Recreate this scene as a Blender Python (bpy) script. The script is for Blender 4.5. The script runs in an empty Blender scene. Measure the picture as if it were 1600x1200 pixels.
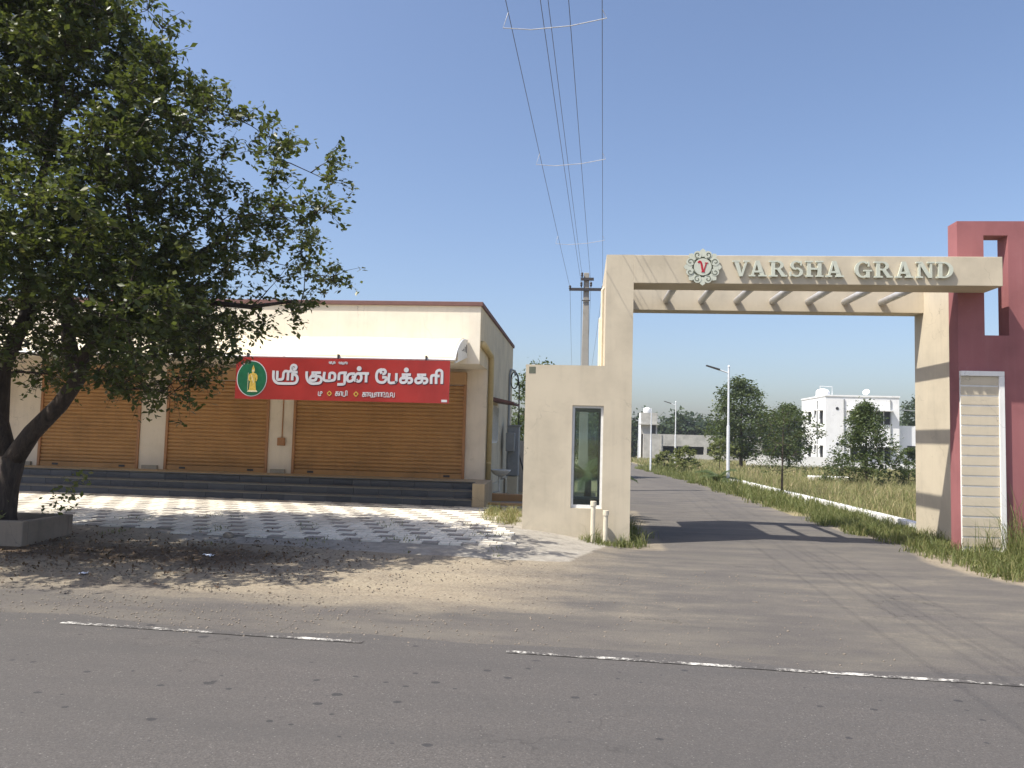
import bpy, math, random
import numpy as np
from mathutils import Vector, Matrix
random.seed(7); rng = np.random.default_rng(7)
sc = bpy.context.scene
C = sc.collection
rad = math.radians
# ------------------------------------------------------------ camera
YAW, PITCH, ROLL = 0.0922, 0.0678, 0.02716
fw = Vector((-math.sin(YAW)*math.cos(PITCH), math.cos(YAW)*math.cos(PITCH), math.sin(PITCH)))
rt = Vector((math.cos(YAW), math.sin(YAW), 0)); up = rt.cross(fw)
r2 = math.cos(ROLL)*rt + math.sin(ROLL)*up; u2 = -math.sin(ROLL)*rt + math.cos(ROLL)*up
cd = bpy.data.cameras.new('camera'); cam = bpy.data.objects.new('camera', cd); C.objects.link(cam)
M = Matrix.Identity(4)
for i, v in enumerate((r2, u2, -fw)):
    for j in range(3): M[j][i] = v[j]
M.translation = (0, 0, 1.9)
cam.matrix_world = M
cd.sensor_width = 36; cd.lens = 27; cd.clip_start = 0.1; cd.clip_end = 5000
sc.camera = cam
# ------------------------------------------------------------ light
SUN = Vector((0.57, 0.32, -1)).normalized()          # travel direction
elev = math.asin(-SUN.z); az = math.atan2(-SUN.x, -SUN.y)   # towards the sun, clockwise from +Y
w = bpy.data.worlds.new('World'); sc.world = w; w.use_nodes = True
nt = w.node_tree; bg = nt.nodes['Background']
sky = nt.nodes.new('ShaderNodeTexSky'); sky.sky_type = 'NISHITA'; sky.sun_disc = False
sky.sun_elevation = elev; sky.sun_rotation = az; sky.altitude = 0
sky.air_density = 1.0; sky.dust_density = 2.5; sky.ozone_density = 3.6
tint = nt.nodes.new('ShaderNodeMix'); tint.data_type = 'RGBA'; tint.blend_type = 'MULTIPLY'; tint.inputs[0].default_value = 1
tint.inputs[7].default_value = (1.05, 1.0, 1.0, 1)
nt.links.new(sky.outputs[0], tint.inputs[6]); nt.links.new(tint.outputs[2], bg.inputs[0]); bg.inputs[1].default_value = 0.125
sl = bpy.data.lights.new('sun', 'SUN'); sl.energy = 4.7; sl.angle = rad(0.5); sl.color = (1, 0.95, 0.86)
so = bpy.data.objects.new('sun', sl); C.objects.link(so)
so.rotation_euler = SUN.to_track_quat('-Z', 'Y').to_euler()
sc.view_settings.view_transform = 'Standard'; sc.view_settings.look = 'None'
sc.view_settings.exposure = 0.62; sc.view_settings.gamma = 1

# ------------------------------------------------------------ materials
def newmat(name):
    m = bpy.data.materials.new(name); m.use_nodes = True
    t = m.node_tree; b = t.nodes['Principled BSDF']
    return m, t, b
def nd(t, kind, **kw):
    n = t.nodes.new(kind)
    for k, v in kw.items():
        if k in n.inputs: n.inputs[k].default_value = v
        else: setattr(n, k, v)
    return n
def coords(t): return nd(t, 'ShaderNodeNewGeometry').outputs['Position']
def ramp(t, fac, stops):
    r = nd(t, 'ShaderNodeValToRGB'); e = r.color_ramp.elements
    while len(e) < len(stops): e.new(0.5)
    for el, (p, c) in zip(e, stops):
        el.position = p; el.color = c if len(c) == 4 else (*c, 1)
    t.links.new(fac, r.inputs[0]); return r.outputs[0]
def noise(t, co, scale, detail=5, rough=.55, dist=0):
    n = nd(t, 'ShaderNodeTexNoise', Scale=scale, Detail=detail, Roughness=rough, Distortion=dist)
    t.links.new(co, n.inputs['Vector']); return n.outputs[0]
def mixc(t, fac, a, b):
    m = nd(t, 'ShaderNodeMix', data_type='RGBA')
    for v, s in ((fac, 0), (a, 6), (b, 7)):
        if isinstance(v, (int, float)): m.inputs[s].default_value = v
        elif isinstance(v, (tuple, list)): m.inputs[s].default_value = (*v[:3], 1)
        else: t.links.new(v, m.inputs[s])
    return m.outputs[2]
def math_(t, op, a, b=None, clamp=False):
    m = nd(t, 'ShaderNodeMath', operation=op, use_clamp=clamp)
    for i, v in enumerate((a, b)):
        if v is None: continue
        if isinstance(v, (int, float)): m.inputs[i].default_value = v
        else: t.links.new(v, m.inputs[i])
    return m.outputs[0]
def bump(t, b, h, strength=.3, dist=.01):
    n = nd(t, 'ShaderNodeBump', Strength=strength, Distance=dist)
    t.links.new(h, n.inputs['Height']); t.links.new(n.outputs[0], b.inputs['Normal'])
def mapped(t, co, sx, sy, sz):
    n = nd(t, 'ShaderNodeMapping'); n.inputs['Scale'].default_value = (sx, sy, sz)
    t.links.new(co, n.inputs[0]); return n.outputs[0]

def plaster(name, col, var=.12, streak=.25, rough=.85, dirt=(.25, .22, .17), dirt_amt=.35, base_z=None, crack=1.0):
    m, t, b = newmat(name); co = coords(t)
    n1 = noise(t, co, 1.3, 6, .6); n2 = noise(t, mapped(t, co, 6, 6, .35), 1.6, 5, .6); n3 = noise(t, co, 60, 3)
    dk = tuple(c*(1-var*2) for c in col); lt = tuple(min(c*(1+var*.5), .95) for c in col)
    c1 = ramp(t, n1, [(.3, dk), (.55, col), (.75, lt)])
    s = ramp(t, n2, [(.52, (0, 0, 0)), (.78, (streak,)*3)])
    c2 = mixc(t, s, c1, dirt)
    n4 = noise(t, co, 3.1, 8, .7, 1.5)
    s2 = ramp(t, n4, [(.6, (0, 0, 0)), (.72, (dirt_amt*.5,)*3)])
    c3 = mixc(t, s2, c2, dirt)
    if base_z is not None:      # splash dirt near the ground, ragged
        sep = nd(t, 'ShaderNodeSeparateXYZ'); t.links.new(co, sep.inputs[0])
        h = math_(t, 'SUBTRACT', math_(t, 'ADD', math_(t, 'MULTIPLY', n4, .9), base_z), sep.outputs[2])
        h = math_(t, 'MULTIPLY', h, 1.6, True)
        c3 = mixc(t, math_(t, 'MULTIPLY', h, .45), c3, dirt)
    cv = nd(t, 'ShaderNodeTexVoronoi', Scale=.7, feature='DISTANCE_TO_EDGE'); wn = nd(t, 'ShaderNodeVectorMath', operation='ADD'); nz = nd(t, 'ShaderNodeTexNoise', Scale=2.0, Detail=6.0)
    t.links.new(co, nz.inputs['Vector']); t.links.new(co, wn.inputs[0]); t.links.new(nz.outputs['Color'], wn.inputs[1]); t.links.new(wn.outputs[0], cv.inputs['Vector'])
    ck = math_(t, 'MULTIPLY', ramp(t, cv.outputs['Distance'], [(.001, (1, 1, 1)), (.004, (0, 0, 0))]), ramp(t, noise(t, co, .6, 3), [(.5, (0, 0, 0)), (.6, (.55,)*3)]))
    c3 = mixc(t, math_(t, 'MULTIPLY', ck, crack), c3, tuple(v*.4 for v in dirt))
    t.links.new(c3, b.inputs['Base Color']); b.inputs['Roughness'].default_value = rough
    b.inputs['Specular IOR Level'].default_value = .25
    bump(t, b, math_(t, 'ADD', math_(t, 'MULTIPLY', n3, .4), n4), .25, .006)
    return m
def simple(name, col, rough=.6, metal=0, var=.12, scale=8, bmp=.1, spec=.4):
    m, t, b = newmat(name); co = coords(t)
    n = noise(t, co, scale, 5, .6)
    t.links.new(ramp(t, n, [(.25, tuple(c*(1-var) for c in col)), (.75, tuple(min(1, c*(1+var)) for c in col))]), b.inputs['Base Color'])
    b.inputs['Roughness'].default_value = rough; b.inputs['Metallic'].default_value = metal
    b.inputs['Specular IOR Level'].default_value = spec
    if bmp: bump(t, b, noise(t, co, scale*6, 3), bmp, .004)
    return m
def leafmat(name, a, bcol, c, trans=.35, rough=.45):
    m, t, b = newmat(name)
    at = nd(t, 'ShaderNodeAttribute', attribute_name='tint')
    col = ramp(t, at.outputs['Fac'], [(0, a), (.55, bcol), (1, c)])
    t.links.new(col, b.inputs['Base Color']); b.inputs['Roughness'].default_value = rough
    b.inputs['Specular IOR Level'].default_value = .35
    tr = nd(t, 'ShaderNodeBsdfTranslucent'); t.links.new(mixc(t, .4, col, (.16, .2, .02)), tr.inputs[0])
    mx = nd(t, 'ShaderNodeMixShader'); mx.inputs[0].default_value = trans
    t.links.new(b.outputs[0], mx.inputs[1]); t.links.new(tr.outputs[0], mx.inputs[2])
    t.links.new(mx.outputs[0], t.nodes['Material Output'].inputs[0])
    return m
MT = {}
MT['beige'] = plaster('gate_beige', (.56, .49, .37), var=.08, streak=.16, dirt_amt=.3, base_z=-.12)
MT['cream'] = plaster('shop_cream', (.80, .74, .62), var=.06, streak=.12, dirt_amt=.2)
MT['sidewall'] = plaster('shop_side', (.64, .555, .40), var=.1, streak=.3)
MT['shopwall'] = plaster('shop_wall', (.74, .66, .55), var=.07, streak=.12, dirt_amt=.25)
MT['pink'] = plaster('pink_paint', (.31, .122, .124), var=.10, streak=.14, dirt=(.46, .25, .24), dirt_amt=.4)
MT['white'] = plaster('white_paint', (.78, .77, .74), var=.05, streak=.15, dirt_amt=.3)
MT['house'] = plaster('house_white', (.80, .80, .79), var=.04, streak=.16, dirt=(.4, .4, .39), dirt_amt=.2)
MT['cement'] = plaster('raw_cement', (.42, .41, .375), var=.15, streak=.35, dirt=(.16, .16, .15))
MT['concrete'] = plaster('old_concrete', (.36, .33, .28), var=.16, streak=.2, dirt=(.17, .15, .12), dirt_amt=.6)
MT['polecon'] = plaster('pole_concrete', (.34, .32, .28), var=.12)
MT['coping'] = simple('coping_brown', (.17, .09, .08), .8)
MT['shutter'] = plaster('shutter_ochre', (.44, .25, .105), var=.10, streak=.32, rough=.5, dirt=(.22, .135, .07), dirt_amt=.4, crack=0)
MT['shutterframe'] = simple('shutter_frame', (.36, .18, .08), .55)
MT['lintel'] = plaster('lintel_tan', (.46, .28, .14), var=.08)
MT['planter'] = plaster('planter_concrete', (.27, .225, .175), var=.2, streak=.3, dirt=(.12, .10, .08), dirt_amt=.7)
MT['tread'] = simple('tread_stone', (.15, .145, .135), .75)
MT['plinth'] = plaster('plinth_tan', (.45, .36, .24), var=.1)
MT['awning'] = plaster('awning_sheet', (.70, .61, .44), var=.05, streak=.2, rough=.5, dirt=(.5, .4, .25), dirt_amt=.35, crack=0)
MT['whitemetal'] = simple('white_metal', (.74, .74, .72), .4)
MT['signred'] = simple('sign_red', (.32, .026, .021), .38, 0, .25, 1.4, .02, .5)
MT['signwhite'] = simple('sign_silver', (.56, .56, .58), .45, 0, .05)
MT['signdark'] = simple('sign_dropshadow', (.08, .03, .06), .5)
MT['signgreen'] = simple('sign_green', (.012, .11, .05), .4, 0, .3, 9)
MT['gold'] = simple('print_gold', (.55, .38, .07), .5, 0, .45, 26)
MT['goldlight'] = simple('print_pale', (.62, .58, .38), .5, 0, .3, 30)
MT['letter'] = simple('letter_offwhite', (.52, .54, .45), .5, 0, .06, 4)
MT['emblemdark'] = simple('emblem_shadow_olive', (.13, .14, .10), .7)  # dark tone stands in for shade in the emblem's gaps and scrolls
MT['red'] = simple('emblem_red', (.42, .015, .03), .45)
MT['pipe'] = simple('steel_pipe', (.62, .62, .62), .32, .35)
MT['pvc'] = simple('pvc_cream', (.66, .60, .47), .5)
MT['downpipe'] = simple('downpipe_ochre', (.50, .40, .21), .55)
MT['darkmetal'] = simple('dark_metal', (.05, .045, .045), .5)
MT['lampgrey'] = simple('galvanised_white', (.66, .68, .70), .4, .1)
MT['meter'] = simple('meter_grey', (.27, .28, .28), .5)
MT['cable'] = simple('black_cable', (.012, .012, .012), .5)
MT['wire'] = simple('aluminium_wire', (.10, .10, .11), .5, .3)
MT['spacer'] = simple('pvc_spacer', (.5, .5, .5), .5)
MT['porcelain'] = simple('porcelain', (.6, .6, .57), .25)
MT['dark'] = simple('dark_interior', (.03, .03, .032), .8)  # near-black colour stands in for shade inside openings
MT['orange'] = simple('orange_paint', (.42, .14, .08), .7)
MT['soil'] = simple('planter_soil', (.13, .095, .065), .95, 0, .3, 12, .6)
MT['stone'] = simple('stone_grey', (.22, .185, .145), .9, 0, .3, 14, .5)
MT['paper'] = simple('paper_white', (.75, .76, .8), .7)
MT['bark'] = None
def slate():
    m, t, b = newmat('slate_tile'); co = coords(t)
    oi = nd(t, 'ShaderNodeObjectInfo')
    n = noise(t, mapped(t, co, 1, 1, 5), 4, 6, .65)
    c = ramp(t, n, [(.3, (.022, .025, .032)), (.7, (.06, .065, .078))])
    c2 = mixc(t, math_(t, 'MULTIPLY', oi.outputs['Random'], .55), c, (.10, .105, .115))
    t.links.new(c2, b.inputs['Base Color']); b.inputs['Roughness'].default_value = .6
    bump(t, b, n, .35, .01); return m
MT['slate'] = slate()
def paver(name, a, bb):
    m, t, b = newmat(name); co = coords(t); oi = nd(t, 'ShaderNodeObjectInfo')
    n = noise(t, co, 7, 6, .65); n2 = noise(t, co, 1.1, 4, .6)
    c = mixc(t, ramp(t, n, [(.35, (0, 0, 0)), (.8, (1, 1, 1))]), a, bb)
    c = mixc(t, ramp(t, n2, [(.42, (0, 0, 0)), (.70, (.5,)*3)]), c, (.32, .27, .2))
    c = mixc(t, math_(t, 'MULTIPLY', oi.outputs['Random'], .15), c, (.36, .34, .31))
    t.links.new(c, b.inputs['Base Color']); b.inputs['Roughness'].default_value = .85
    bump(t, b, n, .3, .004); return m
MT['paver_l'] = paver('paver_pale', (.76, .71, .60), (.64, .60, .51))
MT['paver_d'] = paver('paver_dark', (.23, .21, .185), (.31, .285, .25))
def barkmat():
    m, t, b = newmat('bark'); co = coords(t)
    n = noise(t, mapped(t, co, 5, 5, 1.2), 3, 7, .7, .6)
    t.links.new(ramp(t, n, [(.3, (.022, .016, .012)), (.6, (.075, .055, .042)), (.8, (.14, .115, .095))]), b.inputs['Base Color'])
    b.inputs['Roughness'].default_value = .9; bump(t, b, n, .8, .03); return m
MT['bark'] = barkmat()
MT['leaf'] = leafmat('leaf_dark', (.034, .05, .014), (.08, .10, .028), (.19, .185, .055), .38, .38)
MT['leaf2'] = leafmat('leaf_field', (.04, .062, .02), (.075, .105, .034), (.14, .16, .06), .35)
MT['leaf3'] = leafmat('leaf_far', (.03, .05, .025), (.045, .07, .032), (.07, .09, .04), .25, .6)
MT['grass'] = leafmat('grass_green', (.085, .115, .03), (.175, .195, .065), (.36, .31, .15), .4, .6)
MT['drygrass'] = leafmat('grass_dry', (.16, .21, .065), (.33, .30, .145), (.55, .42, .27), .4, .7)
MT['litter'] = leafmat('leaf_litter', (.06, .035, .02), (.13, .08, .045), (.26, .18, .10), .1, .8)
def glass():
    m, t, b = newmat('window_glass')
    g = nd(t, 'ShaderNodeBsdfGlossy', Roughness=.03); g.inputs[0].default_value = (.8, .85, .85, 1)
    tr = nd(t, 'ShaderNodeBsdfTransparent'); tr.inputs[0].default_value = (.80, .86, .84, 1)
    fr = nd(t, 'ShaderNodeFresnel', IOR=1.5); mx = nd(t, 'ShaderNodeMixShader')
    t.links.new(math_(t, 'ADD', fr.outputs[0], .02), mx.inputs[0])
    t.links.new(tr.outputs[0], mx.inputs[1]); t.links.new(g.outputs[0], mx.inputs[2])
    t.links.new(mx.outputs[0], t.nodes['Material Output'].inputs[0]); return m
MT['glass'] = glass()

ASPH = [(.3, (.054, .049, .045)), (.5, (.096, .087, .080)), (.72, (.160, .146, .133))]
def asphalt_color(t, co, tone=1.0):
    n = noise(t, co, 75, 4, .8); big = noise(t, mapped(t, co, .25, 1.6, 1), 1.2, 5, .6)
    c = ramp(t, n, [(p, tuple(v*tone for v in cc)) for p, cc in ASPH])
    c = mixc(t, ramp(t, big, [(.35, (0, 0, 0)), (.7, (.6,)*3)]), c, tuple(.068*tone*k for k in (1.06, 1, .95)))
    cv = nd(t, 'ShaderNodeTexVoronoi', Scale=.55, feature='DISTANCE_TO_EDGE'); wn = nd(t, 'ShaderNodeVectorMath', operation='ADD'); nz = nd(t, 'ShaderNodeTexNoise', Scale=2.5, Detail=6.0)
    t.links.new(co, nz.inputs['Vector']); t.links.new(co, wn.inputs[0]); t.links.new(nz.outputs['Color'], wn.inputs[1]); t.links.new(wn.outputs[0], cv.inputs['Vector'])
    ck = math_(t, 'MULTIPLY', ramp(t, cv.outputs['Distance'], [(.002, (1, 1, 1)), (.006, (0, 0, 0))]), ramp(t, noise(t, co, .35, 3), [(.52, (0, 0, 0)), (.6, (.7,)*3)]))
    c = mixc(t, ck, c, (.03, .027, .025))
    vo = nd(t, 'ShaderNodeTexVoronoi', Scale=120.0); t.links.new(co, vo.inputs['Vector'])
    chips = ramp(t, vo.outputs['Color'], [(.88, (0, 0, 0)), (.95, (.4,)*3)])
    c = mixc(t, chips, c, (.30, .285, .26))
    return c, n
def main_road_mat():
    m, t, b = newmat('asphalt_main'); co = coords(t)
    c, n = asphalt_color(t, co, .84)
    for scale, lo in ((.9, .15), (1.9, .17), (3.7, .22), (7.0, .26)):   # tar drips
        vo = nd(t, 'ShaderNodeTexVoronoi', Scale=scale); t.links.new(mapped(t, co, .8, 1, 0), vo.inputs['Vector'])
        nn = noise(t, co, 14, 5, .7)
        d = math_(t, 'ADD', vo.outputs['Distance'], math_(t, 'MULTIPLY', nn, .17))
        sepc = nd(t, 'ShaderNodeSeparateColor'); t.links.new(vo.outputs['Color'], sepc.inputs[0])
        lim = math_(t, 'MULTIPLY', math_(t, 'POWER', sepc.outputs[0], 1.6), lo+.03)
        sp = math_(t, 'MULTIPLY', math_(t, 'SUBTRACT', lim, d), 60, True)
        c = mixc(t, math_(t, 'MULTIPLY', sp, .75), c, (.022, .022, .024))
    t.links.new(c, b.inputs['Base Color']); b.inputs['Roughness'].default_value = .82
    bump(t, b, n, .6, .006); return m
MT['road'] = main_road_mat()
def ground_mat():
    # R: sand over asphalt, G: concrete, B: dark organic soil
    m, t, b = newmat('forecourt_ground'); co = coords(t)
    at = nd(t, 'ShaderNodeVertexColor', layer_name='mask'); sp = nd(t, 'ShaderNodeSeparateColor'); t.links.new(at.outputs[0], sp.inputs[0])
    asp, n = asphalt_color(t, co, 1.12)
    ns = noise(t, co, 30, 6, .75); nb = noise(t, mapped(t, co, .5, 1.3, 1), 1.4, 8, .68); nm = noise(t, co, 6, 6, .7)
    sand = ramp(t, ns, [(.28, (.16, .125, .083)), (.5, (.30, .252, .18)), (.75, (.44, .385, .295))])
    sand = mixc(t, ramp(t, nm, [(.45, (0, 0, 0)), (.7, (.5,)*3)]), sand, (.235, .18, .12))
    def thr(mask, wob, gain):
        v = math_(t, 'ADD', mask, math_(t, 'MULTIPLY', math_(t, 'SUBTRACT', wob, .5), 1.5))
        return math_(t, 'MULTIPLY', math_(t, 'SUBTRACT', v, .42), gain, True)
    wob = math_(t, 'ADD', math_(t, 'MULTIPLY', nb, .6), math_(t, 'MULTIPLY', ns, .4))
    c = mixc(t, thr(sp.outputs[0], wob, 1.5), asp, sand)
    dust = ramp(t, nb, [(.40, (0, 0, 0)), (.72, (.30,)*3)]); c = mixc(t, dust, c, (.255, .228, .172))
    conc = ramp(t, nm, [(.3, (.22, .20, .17)), (.55, (.33, .305, .26)), (.8, (.40, .375, .32))])
    conc = mixc(t, ramp(t, ns, [(.3, (.3,)*3), (.6, (0, 0, 0))]), conc, (.14, .125, .105))
    c = mixc(t, thr(sp.outputs[1], math_(t, 'ADD', math_(t, 'MULTIPLY', nm, .35), .33), 6), c, conc)
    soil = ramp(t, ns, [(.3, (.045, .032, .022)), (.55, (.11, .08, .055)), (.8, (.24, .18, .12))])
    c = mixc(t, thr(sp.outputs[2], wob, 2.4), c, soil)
    t.links.new(c, b.inputs['Base Color']); b.inputs['Roughness'].default_value = .92
    b.inputs['Specular IOR Level'].default_value = .2
    bump(t, b, math_(t, 'ADD', ns, math_(t, 'MULTIPLY', n, .6)), .7, .012); return m
MT['ground'] = ground_mat()
def field_mat():
    m, t, b = newmat('field_soil'); co = coords(t)
    n = noise(t, co, .6, 7, .7); n2 = noise(t, co, 14, 4, .7)
    c = mixc(t, n2, ramp(t, n, [(.3, (.15, .16, .06)), (.5, (.26, .22, .11)), (.7, (.33, .26, .15))]), (.2, .17, .09))
    t.links.new(c, b.inputs['Base Color']); b.inputs['Roughness'].default_value = .95; return m
MT['field'] = field_mat()
def paint_mat():
    m, t, b = newmat('worn_paint'); co = coords(t)
    c, n = asphalt_color(t, co, .80)
    n1 = noise(t, co, 2.2, 8, .75); n2 = noise(t, co, 38, 3, .7)
    v = math_(t, 'ADD', math_(t, 'MULTIPLY', n1, .65), math_(t, 'MULTIPLY', n2, .35))
    f = ramp(t, v, [(.495, (0, 0, 0)), (.58, (.9, .9, .9))])
    t.links.new(mixc(t, f, c, (.66, .64, .58)), b.inputs['Base Color']); b.inputs['Roughness'].default_value = .82; bump(t, b, n, .6, .006)
    return m
MT['paint'] = paint_mat()

# ------------------------------------------------------------ mesh helpers
class MB:
    def __init__(s): s.v = []; s.f = []
    def quadbox(s, p):                      # 8 points: bottom 4 ccw, top 4 ccw
        o = len(s.v); s.v += [tuple(q) for q in p]
        s.f += [tuple(o+i for i in q) for q in ((3,2,1,0),(4,5,6,7),(0,1,5,4),(1,2,6,5),(2,3,7,6),(3,0,4,7))]
        return s
    def box(s, x0, x1, y0, y1, z0, z1):
        return s.quadbox([(x0,y0,z0),(x1,y0,z0),(x1,y1,z0),(x0,y1,z0),(x0,y0,z1),(x1,y0,z1),(x1,y1,z1),(x0,y1,z1)])
    def prism(s, poly, fn, d0, d1):         # poly of 2D points, fn(u, v, d) -> 3D
        a = sum(poly[i][0]*poly[(i+1)%len(poly)][1]-poly[(i+1)%len(poly)][0]*poly[i][1] for i in range(len(poly)))
        if a < 0: poly = poly[::-1]
        o = len(s.v); n = len(poly)
        s.v += [tuple(fn(u, v, d0)) for u, v in poly] + [tuple(fn(u, v, d1)) for u, v in poly]
        s.f += [tuple(o+i for i in range(n)), tuple(o+n+i for i in reversed(range(n)))]
        s.f += [(o+i, o+n+i, o+n+(i+1)%n, o+(i+1)%n) for i in range(n)]
        return s
    def tube(s, path, r, seg=8, cap=True):
        path = [Vector(p) for p in path]
        rs = r if isinstance(r, (list, tuple)) else [r]*len(path)
        o = len(s.v); n = len(path); ref = None
        for i, p in enumerate(path):
            d = (path[min(i+1, n-1)]-path[max(i-1, 0)]).normalized()
            if ref is None: ref = Vector((0,0,1)) if abs(d.z) < .9 else Vector((1,0,0))
            a = d.cross(ref).normalized(); b = a.cross(d).normalized(); ref = b
            for k in range(seg):
                q = 2*math.pi*k/seg
                s.v.append(tuple(p + rs[i]*(math.cos(q)*a+math.sin(q)*b)))
        for i in range(n-1):
            for k in range(seg):
                k2 = (k+1) % seg
                s.f.append((o+i*seg+k, o+i*seg+k2, o+(i+1)*seg+k2, o+(i+1)*seg+k))
        if cap:
            s.f.append(tuple(o+k for k in reversed(range(seg)))); s.f.append(tuple(o+(n-1)*seg+k for k in range(seg)))
        return s
    def lathe(s, c, prof, seg=16):
        o = len(s.v); n = len(prof)
        for r, z in prof:
            for k in range(seg):
                q = 2*math.pi*k/seg; s.v.append((c[0]+r*math.cos(q), c[1]+r*math.sin(q), c[2]+z))
        for i in range(n-1):
            for k in range(seg):
                k2 = (k+1) % seg; s.f.append((o+i*seg+k, o+i*seg+k2, o+(i+1)*seg+k2, o+(i+1)*seg+k))
        s.f.append(tuple(o+k for k in reversed(range(seg)))); s.f.append(tuple(o+(n-1)*seg+k for k in range(seg)))
        return s
    def mesh(s, name, mat, smooth=False):
        m = bpy.data.meshes.new(name); m.from_pydata(s.v, [], s.f); m.update()
        if mat: m.materials.append(MT[mat])
        if smooth: m.polygons.foreach_set('use_smooth', [True]*len(m.polygons))
        return m
    def build(s, name, mat, parent=None, smooth=False, bevel=0):
        o = bpy.data.objects.new(name, s.mesh(name, mat, smooth)); C.objects.link(o)
        if parent is not None: o.parent = parent
        if bevel:
            md = o.modifiers.new('bevel', 'BEVEL'); md.width = bevel; md.segments = 2; md.limit_method = 'ANGLE'
        return o
def tag(o, label, cat, group=None):
    o['label'] = label; o['category'] = cat
    if group: o['group'] = group
    return o
def thing(name, label, cat, loc=(0,0,0), group=None):
    o = bpy.data.objects.new(name, None); o.empty_display_size = .2; C.objects.link(o)
    tag(o, label, cat, group); o['base'] = list(loc); return o
def struct(o): o['kind'] = 'structure'; return o
def stuff(o): o['kind'] = 'stuff'; return o
def np_mesh(name, V, F, mat, tint=None, smooth=False):
    """V (n,3) array, F (m,k) array of equal-size faces"""
    me = bpy.data.meshes.new(name); n, k = F.shape
    me.vertices.add(len(V)); me.vertices.foreach_set('co', V.astype(np.float32).ravel())
    me.loops.add(n*k); me.loops.foreach_set('vertex_index', F.astype(np.int32).ravel())
    me.polygons.add(n); me.polygons.foreach_set('loop_start', np.arange(0, n*k, k, dtype=np.int32))
    me.update(calc_edges=True); me.validate()
    if tint is not None:
        a = me.attributes.new('tint', 'FLOAT', 'POINT'); a.data.foreach_set('value', tint.astype(np.float32))
    me.materials.append(MT[mat])
    return me
def link(name, me, parent=None):
    o = bpy.data.objects.new(name, me); C.objects.link(o)
    if parent is not None: o.parent = parent
    return o
def leaves_mesh(name, P, size, mat, droop=.25, flat=0.0, tint=None):
    n = len(P)
    d = rng.normal(size=(n, 3)); d[:, 2] = d[:, 2]*.6 - droop; d /= np.linalg.norm(d, axis=1)[:, None]
    nn = rng.normal(size=(n, 3)); nn[:, 2] = np.abs(nn[:, 2]) + .5 + flat*3
    s = np.cross(d, nn); s /= np.linalg.norm(s, axis=1)[:, None]; u = np.cross(s, d)
    L = size*rng.uniform(.5, 1.4, n)[:, None]; W = L*.27
    a = P; b = P + d*L*.5 + s*W + u*L*.06; c = P + d*L; e = P + d*L*.5 - s*W + u*L*.06
    V = np.stack([a, b, c, e], 1).reshape(-1, 3); F = np.arange(4*n).reshape(n, 4)
    F = np.concatenate([F[:, [0, 1, 2]], F[:, [0, 2, 3]]])
    k_ = 2.2 if size < .2 else .7
    cl = np.sin(P[:, 0]*k_+P[:, 2]*k_*.7)*np.sin(P[:, 1]*k_*1.1-P[:, 2]*k_)
    tn = np.clip(rng.normal(.42, .17, n)+.16*cl, 0, 1) if tint is None else tint
    return np_mesh(name, V, F, mat, np.repeat(tn, 4))
def blades_mesh(name, P, h, mat, lean=.35, wid=.012, tn=None):
    n = len(P); h = np.broadcast_to(h, n)*rng.uniform(.5, 1.25, n); q = rng.uniform(0, 2*np.pi, n)
    dx = np.stack([np.cos(q), np.sin(q), np.zeros(n)], 1); q2 = rng.uniform(0, 2*np.pi, n)
    ld = np.stack([np.cos(q2), np.sin(q2), np.zeros(n)], 1)*(rng.uniform(.1, 1, n)*lean)[:, None]
    z = np.array([0, 0, 1.])
    w_ = (wid*rng.uniform(.7, 1.4, n))[:, None]; H = h[:, None]
    a = P - dx*w_; b = P + dx*w_; m1 = P + z*H*.55 + ld*H*.3
    c = m1 + dx*w_*.7; d = m1 - dx*w_*.7; e = P + z*H*(1-.25*lean) + ld*H
    V = np.stack([a, b, c, d, e], 1).reshape(-1, 3); o = np.arange(n)[:, None]*5
    F = np.concatenate([o+[0, 1, 2], o+[0, 2, 3], o+[3, 2, 4]])
    t_ = np.clip(rng.normal(.45, .22, n), 0, 1) if tn is None else tn
    return np_mesh(name, V, F, mat, np.repeat(t_, 5))
def sm(x): x = min(1, max(0, x)); return x*x*(3-2*x)
def zfield(y): return -max(0.0, min(y, 160)-35)*.013
def zg(x, y):                               # forecourt height
    yf = sm((y-9.5)/6); xf = sm((1.0-x)/2.4)
    return .25*yf*xf
# ------------------------------------------------------------ ground and roads
def grid(name, xs, ys, zf, mat, masks=None):
    V = np.array([(x, y, zf(x, y)) for y in ys for x in xs]); nx, ny = len(xs), len(ys)
    i = np.arange(ny-1)[:, None]*nx + np.arange(nx-1)[None, :]; i = i.ravel()
    F = np.stack([i, i+1, i+nx+1, i+nx], 1)
    me = np_mesh(name, V, F, mat)
    if masks:
        ca = me.color_attributes.new('mask', 'FLOAT_COLOR', 'POINT')
        ca.data.foreach_set('color', np.array([(*masks(v[0], v[1]), 1) for v in V], dtype=np.float32).ravel())
    me.polygons.foreach_set('use_smooth', [True]*len(me.polygons))
    return link(name, me)
far = [-1500, -700, -300, -150, -80, -40, -20, 0, 10, 20, 30, 35, 40, 60, 80, 100, 130, 160, 300, 700, 2500]
g = struct(grid('ground', [-1500, -600, -250, -100, -50, -20, 0, 20, 50, 100, 250, 600, 1500], far, lambda x, y: zfield(y)-.03, 'field'))
def edge_y(x): return 6.86 - (x+.6)*.044     # painted edge line of the main road
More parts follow.
